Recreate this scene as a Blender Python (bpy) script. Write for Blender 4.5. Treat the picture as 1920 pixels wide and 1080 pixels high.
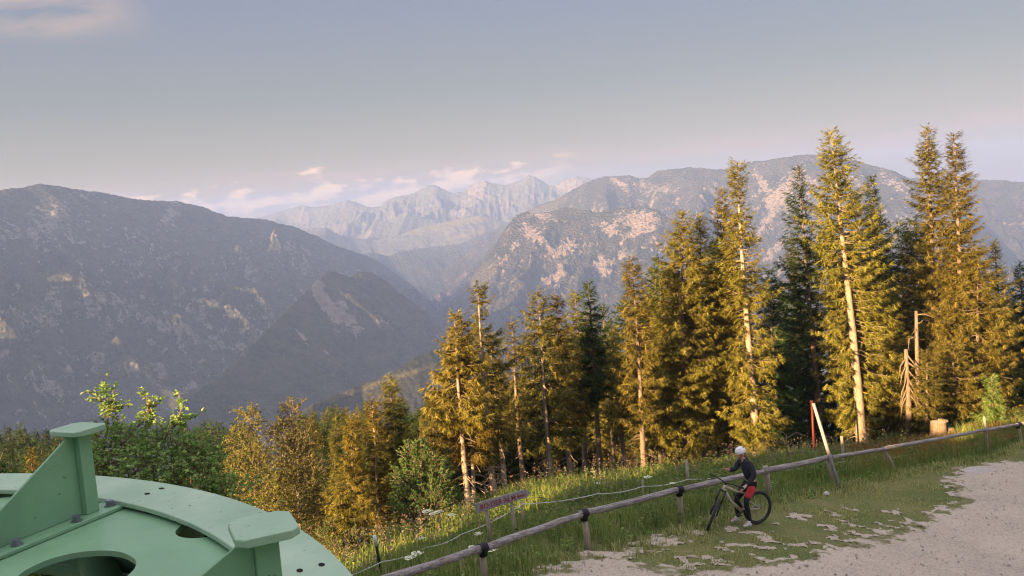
import bpy, bmesh, math, random
import numpy as np
from math import sin, cos, pi, radians, atan2, hypot, sqrt
from mathutils import Vector, Matrix, Quaternion
from mathutils.geometry import tessellate_polygon

for o in list(bpy.data.objects):
    bpy.data.objects.remove(o)
scn = bpy.context.scene
col = scn.collection

# ------------------------------------------------------------------ camera
PITCH, ROLL, F = radians(5.0), radians(4.5), 1663.0
FW = np.array([0, cos(PITCH), -sin(PITCH)])
R0 = np.array([1.0, 0, 0]); U0 = np.array([0, sin(PITCH), cos(PITCH)])
RT = cos(ROLL) * R0 - sin(ROLL) * U0
UP = sin(ROLL) * R0 + cos(ROLL) * U0
cam = bpy.data.cameras.new('camera'); camo = bpy.data.objects.new('camera', cam); col.objects.link(camo)
cam.sensor_width = 36; cam.lens = 36 * F / 1920
cam.clip_start = 0.1; cam.clip_end = 60000
camo.matrix_world = Matrix(((RT[0], UP[0], -FW[0], 0), (RT[1], UP[1], -FW[1], 0), (RT[2], UP[2], -FW[2], 0), (0, 0, 0, 1)))
scn.camera = camo

# ------------------------------------------------------------------ light
SUN_AZ, SUN_EL = radians(43), radians(12.5)         # azimuth the rays travel towards, from +Y to +X
SUN_STRENGTH, SKY_STRENGTH, EXPOSURE = 5.0, 0.105, 2.4
sd = Vector((sin(SUN_AZ) * cos(SUN_EL), cos(SUN_AZ) * cos(SUN_EL), -sin(SUN_EL)))
sl = bpy.data.lights.new('sun', 'SUN'); sl.energy = SUN_STRENGTH; sl.angle = radians(0.55); sl.color = (1.0, 0.645, 0.29)
so = bpy.data.objects.new('sun', sl); col.objects.link(so)
so.rotation_euler = sd.to_track_quat('-Z', 'Y').to_euler(); so.location = (-60, -60, 40)

scn.view_settings.view_transform = 'Standard'; scn.view_settings.look = 'None'
scn.view_settings.exposure = EXPOSURE; scn.view_settings.gamma = 1.0; scn.view_settings.use_curve_mapping = False
scn.render.engine = 'CYCLES'
cy = scn.cycles
cy.use_denoising = True
cy.pixel_filter_type = 'BLACKMAN_HARRIS'; cy.filter_width = 1.15
cy.max_bounces = 5; cy.diffuse_bounces = 3; cy.glossy_bounces = 2; cy.transmission_bounces = 3; cy.volume_bounces = 1
cy.transparent_max_bounces = 4; cy.sample_clamp_indirect = 4


class NT:
    def __init__(s, tree): s.t = tree; s.n = tree.nodes; s.l = tree.links
    def __call__(s, kind, _label=None, **kw):
        n = s.n.new(kind)
        for k, v in kw.items():
            if k in n.inputs.keys() if isinstance(k, str) else False:
                pass
            if hasattr(n, k): setattr(n, k, v)
        return n
    def link(s, a, b): s.l.new(a, b)
    def math(s, op, a, b=None, c=None, clamp=False):
        n = s.n.new('ShaderNodeMath'); n.operation = op; n.use_clamp = clamp
        for i, x in enumerate((a, b, c)):
            if x is None: continue
            if isinstance(x, (int, float)): n.inputs[i].default_value = x
            else: s.link(x, n.inputs[i])
        return n.outputs[0]
    def mix(s, f, a, b, blend='MIX'):
        n = s.n.new('ShaderNodeMix'); n.data_type = 'RGBA'; n.blend_type = blend
        for i, x in ((0, f), (6, a), (7, b)):
            if isinstance(x, (int, float)): n.inputs[i].default_value = x
            elif isinstance(x, tuple): n.inputs[i].default_value = (*x[:3], 1)
            else: s.link(x, n.inputs[i])
        return n.outputs[2]
    def noise(s, vec, scale, detail=4, rough=0.55, dist=0.0):
        n = s.n.new('ShaderNodeTexNoise'); n.inputs['Scale'].default_value = scale
        n.inputs['Detail'].default_value = detail; n.inputs['Roughness'].default_value = rough
        n.inputs['Distortion'].default_value = dist
        if vec is not None: s.link(vec, n.inputs['Vector'])
        return n.outputs['Fac']
    def ramp(s, f, pts, interp='LINEAR'):
        n = s.n.new('ShaderNodeValToRGB'); n.color_ramp.interpolation = interp
        e = n.color_ramp.elements
        while len(e) < len(pts): e.new(0.5)
        for i, (p, c) in enumerate(pts):
            e[i].position = p; e[i].color = (c, c, c, 1) if isinstance(c, (int, float)) else (*c, 1)
        s.link(f, n.inputs[0]); return n.outputs[0]
    def scale(s, vec, sx, sy, sz):
        n = s.n.new('ShaderNodeMapping'); n.inputs['Scale'].default_value = (sx, sy, sz)
        s.link(vec, n.inputs[0]); return n.outputs[0]


# ------------------------------------------------------------------ sky
world = bpy.data.worlds.new('World'); scn.world = world; world.use_nodes = True
w = NT(world.node_tree); w.n.clear()
sky = w.n.new('ShaderNodeTexSky'); sky.sky_type = 'NISHITA'; sky.sun_disc = False
sky.sun_elevation = SUN_EL; sky.sun_rotation = SUN_AZ + pi      # the sun stands opposite to the way the rays travel
sky.altitude = 1200; sky.air_density = 1.0; sky.dust_density = 2.0; sky.ozone_density = 1.5
tc = w.n.new('ShaderNodeTexCoord'); sep = w.n.new('ShaderNodeSeparateXYZ'); w.link(tc.outputs['Generated'], sep.inputs[0])
X, Y, Z = sep.outputs
hz = w.math('SQRT', w.math('ADD', w.math('MULTIPLY', X, X), w.math('MULTIPLY', Y, Y)))
az = w.math('ARCTAN2', X, Y)                                     # 0 straight ahead, radians
el = w.math('ARCTAN2', Z, hz)
cmb = w.n.new('ShaderNodeCombineXYZ'); w.link(az, cmb.inputs[0]); w.link(w.math('MULTIPLY', el, 2.6), cmb.inputs[1])
cv = cmb.outputs[0]
cmb2 = w.n.new('ShaderNodeCombineXYZ'); w.link(w.math('ADD', az, 0.010), cmb2.inputs[0]); w.link(w.math('MULTIPLY', w.math('SUBTRACT', el, 0.004), 2.6), cmb2.inputs[1])
cvb = cmb2.outputs[0]


def band(e, lo, lo2, hi2, hi):
    a = w.n.new('ShaderNodeMapRange'); a.interpolation_type = 'SMOOTHSTEP'
    a.inputs[1].default_value = lo; a.inputs[2].default_value = lo2; w.link(e, a.inputs[0])
    b = w.n.new('ShaderNodeMapRange'); b.interpolation_type = 'SMOOTHSTEP'
    b.inputs[1].default_value = hi2; b.inputs[2].default_value = hi; b.inputs[3].default_value = 1; b.inputs[4].default_value = 0
    w.link(e, b.inputs[0]); return w.math('MULTIPLY', a.outputs[0], b.outputs[0])


def cumulus(vec):
    n1 = w.noise(vec, 21, 5, 0.50, 0.1)
    return n1


# cumulus row low over the far peaks, thin veil beneath, soft wisps higher up
n_a = cumulus(cv); n_b = cumulus(cvb)
topedge = w.math('MULTIPLY_ADD', w.noise(cv, 6, 2), 0.05, 0.012)
shp = w.math('SUBTRACT', n_a, w.math('MULTIPLY', w.math('SUBTRACT', el, 0.045), 10.0))
row = w.ramp(shp, [(0.465, 0.0), (0.54, 1.0)], 'EASE')
azm = band(az, -0.50, -0.37, -0.02, 0.12)
row = w.math('MULTIPLY', w.math('MULTIPLY', row, azm), band(el, 0.0, 0.028, 0.075, 0.10))
lit = w.math('MULTIPLY_ADD', w.math('SUBTRACT', n_a, n_b), 7.0, 0.52, clamp=True)
veil_n = w.noise(w.scale(cv, 1, 3.2, 1), 5.5, 4, 0.6, 0.3)
veil = w.math('MULTIPLY', w.ramp(veil_n, [(0.36, 0.0), (0.62, 1.0)]), band(el, -0.05, -0.01, 0.045, 0.072))
hi_n = w.noise(w.scale(cv, 1.0, 1.1, 1), 4.2, 6, 0.62, 0.4)
high = w.math('MULTIPLY', w.ramp(hi_n, [(0.40, 0.0), (0.60, 1.0)]), band(el, 0.190, 0.215, 0.262, 0.34))
high = w.math('MULTIPLY', high, band(az, -0.9, -0.6, -0.44, -0.34))
skyc = w.mix(1.0, sky.outputs[0], (0.30, 0.27, 0.30), 'MULTIPLY')
CL = 1.6
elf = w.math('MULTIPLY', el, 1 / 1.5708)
air = w.ramp(elf, [(0.0, (1.12, 0.76, 0.36)), (0.035, (0.88, 0.68, 0.36)), (0.085, (0.56, 0.565, 0.46)), (0.15, (0.47, 0.515, 0.64)), (0.24, (0.52, 0.555, 0.92)), (0.60, (2.8, 2.7, 2.7))])  # overhead stop brightened beyond the visible sky to lift the foreground shade
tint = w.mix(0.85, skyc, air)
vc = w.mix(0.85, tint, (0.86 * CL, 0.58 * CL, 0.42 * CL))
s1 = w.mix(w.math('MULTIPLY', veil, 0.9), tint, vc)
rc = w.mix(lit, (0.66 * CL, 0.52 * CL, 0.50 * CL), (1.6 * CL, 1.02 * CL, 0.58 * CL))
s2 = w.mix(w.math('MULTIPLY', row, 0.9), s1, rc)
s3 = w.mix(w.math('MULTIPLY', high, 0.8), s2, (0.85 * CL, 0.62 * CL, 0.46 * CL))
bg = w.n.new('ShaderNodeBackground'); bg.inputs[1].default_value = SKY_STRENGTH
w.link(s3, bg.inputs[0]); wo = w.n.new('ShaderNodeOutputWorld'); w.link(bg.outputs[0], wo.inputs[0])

# ------------------------------------------------------------------ geometry helpers
def ray(px, py): return FW + (px - 960) / F * RT + (540 - py) / F * UP
def at(px, py, d): return ray(px, py) * d
def proj(P):
    P = np.asarray(P); d = P @ FW
    return 960 + F * (P @ RT) / d, 540 - F * (P @ UP) / d, d
def onz(px, py, z):
    r = ray(px, py); return r * (z / r[2])

rng = np.random.default_rng(7); random.seed(7)
def U(a, b, n=None): return rng.uniform(a, b, n)

def _h(ix, iy, s):
    n = (ix * 374761393 + iy * 668265263 + s * 974711) & 0x7fffffff
    n = ((n ^ (n >> 13)) * 1274126177) & 0x7fffffff
    return ((n ^ (n >> 16)) & 0xffff) / 65535.0
def vnoise(x, y, s=0):
    x = np.asarray(x, float); y = np.asarray(y, float)
    ix = np.floor(x).astype(np.int64); iy = np.floor(y).astype(np.int64)
    fx = x - ix; fy = y - iy; fx = fx * fx * fx * (fx * (fx * 6 - 15) + 10); fy = fy * fy * fy * (fy * (fy * 6 - 15) + 10)
    a = _h(ix, iy, s); b = _h(ix + 1, iy, s); c = _h(ix, iy + 1, s); d = _h(ix + 1, iy + 1, s)
    return (a + (b - a) * fx) * (1 - fy) + (c + (d - c) * fx) * fy
def fbm(x, y, s=0, o=5, g=0.5):
    t = 0; a = 1; n = 0
    for i in range(o):
        t = t + a * vnoise(x * 2 ** i + 17.3 * i, y * 2 ** i - 9.1 * i, s + i); n += a; a *= g
    return t / n
def ridged(x, y, s=0, o=5, g=0.5):
    t = 0; a = 1; n = 0
    for i in range(o):
        v = 1 - np.abs(2 * vnoise(x * 2 ** i + 5.7 * i, y * 2 ** i + 3.3 * i, s + i) - 1)
        t = t + a * v * v; n += a; a *= g
    return t / n
def sstep(a, b, x):
    t = np.clip((x - a) / (b - a), 0, 1); return t * t * (3 - 2 * t)

def mesh_np(name, V, F_, smooth=False, attrs=None):
    """V (n,3), F_ a list of index arrays (k,3) or (k,4)"""
    me = bpy.data.meshes.new(name); V = np.asarray(V, np.float32)
    if not isinstance(F_, (list, tuple)): F_ = [F_]
    F_ = [np.asarray(f, np.int32) for f in F_ if len(f)]
    me.vertices.add(len(V)); me.vertices.foreach_set('co', V.ravel())
    loops = np.concatenate([f.ravel() for f in F_]); tot = np.concatenate([np.full(len(f), f.shape[1], np.int32) for f in F_])
    start = np.concatenate([[0], np.cumsum(tot)[:-1]]).astype(np.int32)
    me.loops.add(len(loops)); me.loops.foreach_set('vertex_index', loops)
    me.polygons.add(len(tot)); me.polygons.foreach_set('loop_start', start); me.polygons.foreach_set('loop_total', tot)
    me.polygons.foreach_set('use_smooth', np.full(len(tot), smooth))
    for k, v in (attrs or {}).items():
        a = me.attributes.new(k, 'FLOAT', 'POINT'); a.data.foreach_set('value', np.asarray(v, np.float32))
    me.update(calc_edges=True); me.validate()
    return me

def link(name, me, mats=None, parent=None, loc=None, **tags):
    o = bpy.data.objects.new(name, me); col.objects.link(o)
    if mats is not None and me is not None and not me.materials:
        for m in (mats if isinstance(mats, (list, tuple)) else [mats]): me.materials.append(m)
    if parent is not None: o.parent = parent
    if loc is not None: o.location = loc
    for k, v in tags.items():
        if v is not None: o[k] = v
    return o
def empty(name, loc=(0, 0, 0), **tags):
    o = bpy.data.objects.new(name, None); col.objects.link(o); o.location = loc; o.empty_display_size = 0.3
    for k, v in tags.items():
        if v is not None: o[k] = v
    return o

class MB:
    """collects simple solids for one mesh object"""
    def __init__(s): s.V = []; s.Fs = []; s.n = 0
    def add(s, V, Fc):
        s.V.extend([tuple(v) for v in V]); s.Fs.extend([tuple(i + s.n for i in f) for f in Fc]); s.n += len(V)
    def tube(s, pts, rad, n=8, cap=True, jit=0.0):
        pts = [Vector(p) for p in pts]
        if isinstance(rad, (int, float)): rad = [rad] * len(pts)
        V = []; Fc = []; prev = None
        for i, p in enumerate(pts):
            d = (pts[min(i + 1, len(pts) - 1)] - pts[max(i - 1, 0)]).normalized()
            if prev is None:
                a = d.orthogonal().normalized()
            else:
                a = (prev - d * prev.dot(d)); a = a.normalized() if a.length > 1e-6 else d.orthogonal().normalized()
            prev = a; b = d.cross(a)
            for k in range(n):
                t = 2 * pi * k / n; r = rad[i] * (1 + random.uniform(-jit, jit))
                V.append(p + a * (r * cos(t)) + b * (r * sin(t)))
        for i in range(len(pts) - 1):
            for k in range(n):
                Fc.append((i * n + k, i * n + (k + 1) % n, (i + 1) * n + (k + 1) % n, (i + 1) * n + k))
        if cap:
            Fc.append(tuple(reversed(range(n)))); Fc.append(tuple((len(pts) - 1) * n + k for k in range(n)))
        s.add(V, Fc); return s
    def box(s, c, size, M=None):
        x, y, z = (k / 2 for k in size); c = Vector(c)
        V = [Vector((a * x, b * y, d * z)) for a in (-1, 1) for b in (-1, 1) for d in (-1, 1)]
        if M is not None: V = [M @ v for v in V]
        s.add([v + c for v in V], [(0, 1, 3, 2), (4, 6, 7, 5), (0, 4, 5, 1), (2, 3, 7, 6), (0, 2, 6, 4), (1, 5, 7, 3)]); return s
    def prism(s, outer, z0, z1, holes=(), axis=None):
        """polygon (list of (x,y) or Vector with axis frame) extruded from z0 to z1"""
        fr = axis or (Vector((0, 0, 0)), Vector((1, 0, 0)), Vector((0, 1, 0)), Vector((0, 0, 1)))
        O, A, B, N = fr; P = lambda q, z: O + A * q[0] + B * q[1] + N * z
        loops = [list(outer)] + [list(h) for h in holes]
        flat = [q for lp in loops for q in lp]; m = len(flat)
        if holes:
            bm = bmesh.new(); bv_ = [bm.verts.new((q[0], q[1], 0)) for q in flat]; bm.verts.index_update(); es = []; k = 0
            for lp in loops:
                es += [bm.edges.new((bv_[k + i], bv_[k + (i + 1) % len(lp)])) for i in range(len(lp))]; k += len(lp)
            bmesh.ops.triangle_fill(bm, use_beauty=True, use_dissolve=False, edges=es, normal=(0, 0, 1))
            tris = []
            for f in bm.faces:
                c_ = f.calc_center_median()
                if not any(bool(inpoly(np.array(c_.x), np.array(c_.y), h_)) for h_ in loops[1:]): tris.append(tuple(v.index for v in f.verts))
            bm.free()
        else: tris = tessellate_polygon([[Vector((q[0], q[1], 0)) for q in loops[0]]])
        V = [P(q, z1) for q in flat] + [P(q, z0) for q in flat]; Fc = []
        for t in tris:
            a, b, c = (flat[i] for i in t)
            ccw = (b[0] - a[0]) * (c[1] - a[1]) - (b[1] - a[1]) * (c[0] - a[0]) > 0
            t = t if ccw else t[::-1]
            Fc.append(tuple(t)); Fc.append(tuple(i + m for i in reversed(t)))
        k = 0
        for lp in loops:
            for i in range(len(lp)):
                a, b = k + i, k + (i + 1) % len(lp); Fc.append((a, b, b + m, a + m))
            k += len(lp)
        s.add(V, Fc); return s
    def lathe(s, prof, c=(0, 0, 0), n=20, M=None):
        V = []; Fc = []; c = Vector(c)
        for r, z in prof:
            for k in range(n):
                t = 2 * pi * k / n; v = Vector((r * cos(t), r * sin(t), z)); V.append((M @ v if M is not None else v) + c)
        for i in range(len(prof) - 1):
            for k in range(n):
                Fc.append((i * n + k, i * n + (k + 1) % n, (i + 1) * n + (k + 1) % n, (i + 1) * n + k))
        s.add(V, Fc); return s
    def build(s, name, mt, parent=None, smooth=False, bevel=0, **tags):
        me = bpy.data.meshes.new(name); me.from_pydata([tuple(v) for v in s.V], [], s.Fs)
        bm = bmesh.new(); bm.from_mesh(me); bmesh.ops.recalc_face_normals(bm, faces=bm.faces[:]); bm.to_mesh(me); bm.free()
        if smooth: me.polygons.foreach_set('use_smooth', [True] * len(me.polygons))
        o = link(name, me, mt, parent, **tags)
        if bevel:
            b = o.modifiers.new('bevel', 'BEVEL'); b.width = bevel; b.segments = 2; b.limit_method = 'ANGLE'; b.angle_limit = radians(40)
        return o

# ------------------------------------------------------------------ materials
def newmat(name):
    m = bpy.data.materials.new(name); m.use_nodes = True; t = NT(m.node_tree); t.n.clear()
    out = t.n.new('ShaderNodeOutputMaterial'); b = t.n.new('ShaderNodeBsdfPrincipled'); t.link(b.outputs[0], out.inputs[0])
    return m, t, b, out
def bump(t, b, h, strength=0.3, dist=0.02):
    n = t.n.new('ShaderNodeBump'); n.inputs['Strength'].default_value = strength; n.inputs['Distance'].default_value = dist
    t.link(h, n.inputs['Height']); t.link(n.outputs[0], b.inputs['Normal'])
def mat(name, c1, c2=None, rough=0.8, sc=8, stretch=(1, 1, 1), bstr=0.3, bdist=0.01, spec=0.3, metal=0.0, lo=0.35, hi=0.65, detail=6, specks=None):
    m, t, b, out = newmat(name); tc = t.n.new('ShaderNodeTexCoord')
    v = t.scale(tc.outputs['Object'], *stretch); f = t.noise(v, sc, detail, 0.6)
    c = t.mix(t.ramp(f, [(lo, 0.0), (hi, 1.0)]), c1, c2 or tuple(x * 0.7 for x in c1))
    if specks:
        st_ = t.noise(t.scale(tc.outputs['Object'], 1, 1, 0.3), 1.7, 7, 0.72, 0.6); c = t.mix(t.ramp(st_, [(0.42, 0.0), (0.68, 0.5)]), c, tuple(x * 0.62 + 0.03 for x in c1))
        sf = t.noise(tc.outputs['Object'], specks[0], 2, 0.5)
        c = t.mix(t.ramp(sf, [(specks[1], 0.0), (specks[1] + 0.03, 1.0)]), c, specks[2])
    t.link(c, b.inputs['Base Color']); b.inputs['Roughness'].default_value = rough
    b.inputs['Specular IOR Level'].default_value = spec; b.inputs['Metallic'].default_value = metal
    if bstr: bump(t, b, f, bstr, bdist)
    return m
def leafmat(name, cols, trans=0.35, rough=0.6, patch=0.5):
    """green made of many separate leaves: hue differs leaf by leaf and clump by clump"""
    m, t, b, out = newmat(name); t.n.remove(b)
    g = t.n.new('ShaderNodeNewGeometry'); oi = t.n.new('ShaderNodeObjectInfo'); tc = t.n.new('ShaderNodeTexCoord')
    f = t.math('MULTIPLY_ADD', g.outputs['Random Per Island'], 0.55, t.math('MULTIPLY', t.noise(tc.outputs['Object'], patch, 2), 0.45))
    k = len(cols)
    c = t.ramp(f, [(0.15 + 0.7 * i / max(1, k - 1), cc) for i, cc in enumerate(cols)])
    hsv = t.n.new('ShaderNodeHueSaturation'); t.link(c, hsv.inputs['Color'])
    t.link(t.math('MULTIPLY_ADD', oi.outputs['Random'], 0.03, 0.485), hsv.inputs['Hue'])
    t.link(t.math('MULTIPLY_ADD', oi.outputs['Random'], 0.4, 0.8), hsv.inputs['Value'])
    d = t.n.new('ShaderNodeBsdfDiffuse'); tr = t.n.new('ShaderNodeBsdfTranslucent'); mx = t.n.new('ShaderNodeMixShader')
    t.link(hsv.outputs[0], d.inputs[0]); t.link(hsv.outputs[0], tr.inputs[0]); mx.inputs[0].default_value = trans
    t.link(d.outputs[0], mx.inputs[1]); t.link(tr.outputs[0], mx.inputs[2]); t.link(mx.outputs[0], out.inputs[0])
    return m

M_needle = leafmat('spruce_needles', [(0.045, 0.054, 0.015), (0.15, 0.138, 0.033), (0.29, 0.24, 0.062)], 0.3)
M_needle_dark = leafmat('shade_darkened_needles', [(0.020, 0.038, 0.013), (0.050, 0.078, 0.026), (0.095, 0.125, 0.044)], 0.2)  # spruce needles again, with shade darkened into their colour
M_needle_gold = leafmat('sun_gold_needles', [(0.06, 0.062, 0.016), (0.195, 0.178, 0.037), (0.38, 0.315, 0.078)], 0.3)  # spruce needles again, with the sun's gold put into the colour
M_needle_orange = leafmat('sun_orange_needles', [(0.07, 0.062, 0.016), (0.20, 0.162, 0.036), (0.37, 0.285, 0.070)], 0.3)  # same needles, the low sun's orange warmth put into the colour
M_larch = leafmat('larch_needles', [(0.07, 0.085, 0.02), (0.18, 0.175, 0.042), (0.32, 0.28, 0.08)], 0.35)
M_needle_far = leafmat('distant_needles', [(0.02, 0.035, 0.014), (0.05, 0.06, 0.022), (0.10, 0.09, 0.03)], 0.2)
M_leaf = leafmat('broad_leaves', [(0.09, 0.16, 0.04), (0.20, 0.30, 0.08), (0.38, 0.44, 0.17)], 0.35)
M_leaf_dark = leafmat('bush_leaves', [(0.04, 0.09, 0.02), (0.08, 0.14, 0.035), (0.14, 0.20, 0.06)], 0.35)
M_grass = leafmat('grass_blades', [(0.10, 0.17, 0.04), (0.20, 0.28, 0.07), (0.38, 0.36, 0.15)], 0.4, patch=0.9)
M_verge = leafmat('trodden_grass_blades', [(0.18, 0.22, 0.065), (0.36, 0.36, 0.14), (0.60, 0.52, 0.28)], 0.4, patch=0.8)
M_straw = leafmat('dry_grass', [(0.16, 0.13, 0.04), (0.30, 0.22, 0.07), (0.42, 0.30, 0.12)], 0.3)
M_weed = leafmat('weed_leaves', [(0.05, 0.09, 0.03), (0.13, 0.17, 0.05), (0.26, 0.25, 0.09)], 0.35)
M_seed = leafmat('seed_heads', [(0.20, 0.11, 0.08), (0.30, 0.21, 0.16), (0.42, 0.36, 0.28)], 0.3)
M_white_flower = mat('white_petals', (0.75, 0.75, 0.62), (0.6, 0.6, 0.42), 0.8, 40, bstr=0)
M_bark = mat('spruce_bark', (0.27, 0.20, 0.15), (0.14, 0.105, 0.085), 0.95, 5, (3, 3, 0.7), 0.9, 0.03, 0.1)
M_bark_pale = mat('pale_bark', (0.42, 0.33, 0.26), (0.22, 0.17, 0.13), 0.95, 5, (3, 3, 0.7), 0.8, 0.03, 0.1)
M_deadwood = mat('bare_deadwood', (0.27, 0.20, 0.15), (0.14, 0.10, 0.075), 0.9, 5, (4, 4, 0.6), 0.7, 0.02, 0.1)
M_oldwood = mat('weathered_wood', (0.38, 0.355, 0.35), (0.24, 0.22, 0.215), 0.9, 7, (5, 5, 0.5), 0.8, 0.01, 0.15)
M_rail = mat('weathered_rail_wood', (0.34, 0.31, 0.32), (0.17, 0.14, 0.15), 0.9, 7, (5, 5, 0.35), 0.8, 0.01, 0.15, lo=0.42, hi=0.62)
m, t, b, out = newmat('weathered_rail_wood'); tc = t.n.new('ShaderNodeTexCoord'); mp = t.n.new('ShaderNodeMapping'); mp.vector_type = 'TEXTURE'
mp.inputs['Rotation'].default_value = (0, 0.12, radians(42)); t.link(tc.outputs['Object'], mp.inputs[0]); v = t.scale(mp.outputs[0], 0.55, 9, 9)
f = t.noise(v, 3.2, 8, 0.7); f2 = t.noise(v, 9, 5, 0.6); f3 = t.noise(tc.outputs['Object'], 3.0, 4, 0.6)
c = t.mix(t.ramp(f, [(0.38, 0.0), (0.6, 1.0)]), (0.17, 0.145, 0.145), (0.43, 0.395, 0.39)); c = t.mix(t.ramp(f2, [(0.28, 1.0), (0.42, 0.0)]), c, (0.05, 0.042, 0.045)); c = t.mix(t.ramp(f3, [(0.55, 0.0), (0.68, 0.55)]), c, (0.30, 0.22, 0.15))
t.link(c, b.inputs['Base Color']); b.inputs['Roughness'].default_value = 0.95; b.inputs['Specular IOR Level'].default_value = 0.1; bump(t, b, t.math('ADD', f, f2), 1.0, 0.02); M_rail = m
M_postwood = mat('post_wood', (0.42, 0.36, 0.27), (0.24, 0.20, 0.15), 0.9, 7, (5, 5, 0.6), 0.8, 0.01, 0.15)
M_strap = mat('black_rubber_strap', (0.012, 0.012, 0.018), rough=0.55, bstr=0.1)
M_green = mat('green_machine_paint', (0.165, 0.33, 0.185), (0.21, 0.38, 0.23), 0.42, 2.2, bstr=0.05, bdist=0.002, spec=0.5, specks=(38, 0.725, (0.08, 0.13, 0.09)))
M_green_sky = mat('green_skylit_paint', (0.27, 0.41, 0.28), (0.38, 0.50, 0.365), 0.45, 3, bstr=0.05, bdist=0.002, spec=0.5, specks=(42, 0.715, (0.10, 0.16, 0.11)))  # paler green: sky sheen of the upward faces put into the paint
M_bolt = mat('galvanised_steel', (0.30, 0.30, 0.36), (0.18, 0.18, 0.22), 0.4, 30, bstr=0.1, metal=0.7, spec=0.5)
M_hole = mat('bolt_hole_black', (0.01, 0.01, 0.01), rough=0.9, bstr=0)

# ------------------------------------------------------------------ the ground's shape
ctrl = [(908, 1085, 17), (1103, 1037, 19.5), (1278, 991, 22), (1438, 925, 24.5), (1573, 910, 26.8), (1850, 852, 34), (1430, 979, 21.6), (1335, 992, 20.9),
        (1790, 880, 30), (1919, 866, 32), (1919, 1079, 20.5), (1500, 1079, 18.6), (1200, 1079, 17.8), (1000, 1079, 17.6), (880, 958, 32), (930, 930, 34),
        (1617, 843, 44), (1765, 820, 40), (712, 1062, 19.5), (1035, 915, 37), (1208, 905, 38), (1318, 885, 39), (1860, 800, 41)]
cp = [tuple(at(*c)) for c in ctrl]
cp += [(0, 0, -6.4), (-8, 4, -7.4), (10, 4, -6.5), (-9, 14, -9.3), (-3, 9, -7.2), (0, -20, -6.0), (20, 5, -6.8), (-25, 0, -8.5), (-10, 28, -12.2), (-20, 40, -19),
       (-8, 45, -17.5), (10, 55, -18.5), (30, 55, -15), (45, 40, -11), (35, 20, -8.5), (-12, 80, -32), (30, 90, -29), (-62, 120, -47), (-45, 60, -32), (20, 130, -46), (-30, 160, -68), (90, 100, -22), (-80, 20, -26)]
cp = np.array(cp)
def _k(r): return np.sqrt(r * r + 9.0)
_D = np.hypot(cp[:, None, 0] - cp[None, :, 0], cp[:, None, 1] - cp[None, :, 1])
_n = len(cp); _A = np.zeros((_n + 3, _n + 3)); _A[:_n, :_n] = _k(_D) - np.eye(_n) * 0.6
_A[:_n, _n] = 1; _A[:_n, _n + 1:] = cp[:, :2]; _A[_n, :_n] = 1; _A[_n + 1:, :_n] = cp[:, :2].T
_W = np.linalg.solve(_A, np.r_[cp[:, 2], 0, 0, 0])
def gz(x, y):
    x = np.asarray(x, float); y = np.asarray(y, float); sh = x.shape; x = x.ravel(); y = y.ravel()
    z = np.full(len(x), _W[_n]) + _W[_n + 1] * np.clip(x, -200, 200) + _W[_n + 2] * np.clip(y, -100, 250)
    for i in range(_n): z += _W[i] * _k(np.hypot(np.clip(x, -200, 200) - cp[i, 0], np.clip(y, -100, 250) - cp[i, 1]))
    r = np.hypot(x, y); front = sstep(-200, 200, y)
    far = -60 - 440 * sstep(150, 1300, r) * (0.25 + 0.75 * front)
    z = z * (1 - sstep(110, 260, r)) + far * sstep(110, 260, r)
    return z.reshape(sh) if sh else float(z[0])
def pg(px, py):
    """where the sight line through a pixel meets the ground"""
    r = ray(px, py); d = 5.0
    for _ in range(4000):
        P = r * d
        if P[2] < gz(P[0], P[1]): break
        d += 0.05
    return r * d

def inpoly(x, y, poly):
    x = np.asarray(x); y = np.asarray(y); c = np.zeros(x.shape, bool); j = len(poly) - 1
    for i in range(len(poly)):
        xi, yi = poly[i]; xj, yj = poly[j]
        c ^= ((yi > y) != (yj > y)) & (x < (xj - xi) * (y - yi) / (yj - yi + 1e-12) + xi); j = i
    return c
def polydist(x, y, poly):
    d = np.full(np.shape(x), 1e9)
    for i in range(len(poly)):
        a = np.array(poly[i - 1]); b = np.array(poly[i]); ab = b - a
        t = np.clip(((x - a[0]) * ab[0] + (y - a[1]) * ab[1]) / (ab @ ab + 1e-12), 0, 1)
        d = np.minimum(d, np.hypot(x - a[0] - t * ab[0], y - a[1] - t * ab[1]))
    return d

_gp = [(1000, 1079), (1085, 1052), (1130, 1034), (1185, 1020), (1290, 1000), (1330, 1003), (1250, 1020), (1170, 1040), (1190, 1062), (1300, 1068), (1420, 1058), (1500, 1045), (1560, 1028),
       (1640, 1008), (1700, 985), (1760, 958), (1795, 942), (1785, 922), (1765, 900), (1775, 884), (1815, 874), (1860, 868), (1919, 865)]
gravel_poly = [tuple(pg(*p)[:2]) for p in _gp] + [(34, 36), (48, 30), (40, 8), (14, 5), (4, 9), (-1.0, 14.0)]
_pp = [(1190, 1020), (1320, 990), (1420, 990), (1480, 965), (1560, 955), (1700, 958), (1740, 965), (1640, 1005), (1500, 1045), (1400, 1060), (1250, 1062)]
patch_poly = [tuple(pg(*p)[:2]) for p in _pp]
def gravel_field(x, y):
    """> 0 where stones lie bare"""
    d = polydist(x, y, gravel_poly); s = np.where(inpoly(x, y, gravel_poly), d, -d)
    edge = s + (fbm(x * 2.8, y * 2.8, 3, 5, 0.7) - 0.5) * 1.5
    dp = polydist(x, y, patch_poly); sp = np.where(inpoly(x, y, patch_poly), dp, -dp)
    n = fbm(x * 2.2 + y * 0.7, y * 4.6, 11, 5, 0.72)
    patch = (n - 0.595) * 2.2 + np.minimum(sp, 0) * 1.5
    n2 = fbm(x * 1.2, y * 1.2, 21, 3)
    inner = edge
    return np.maximum(inner, patch)

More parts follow.
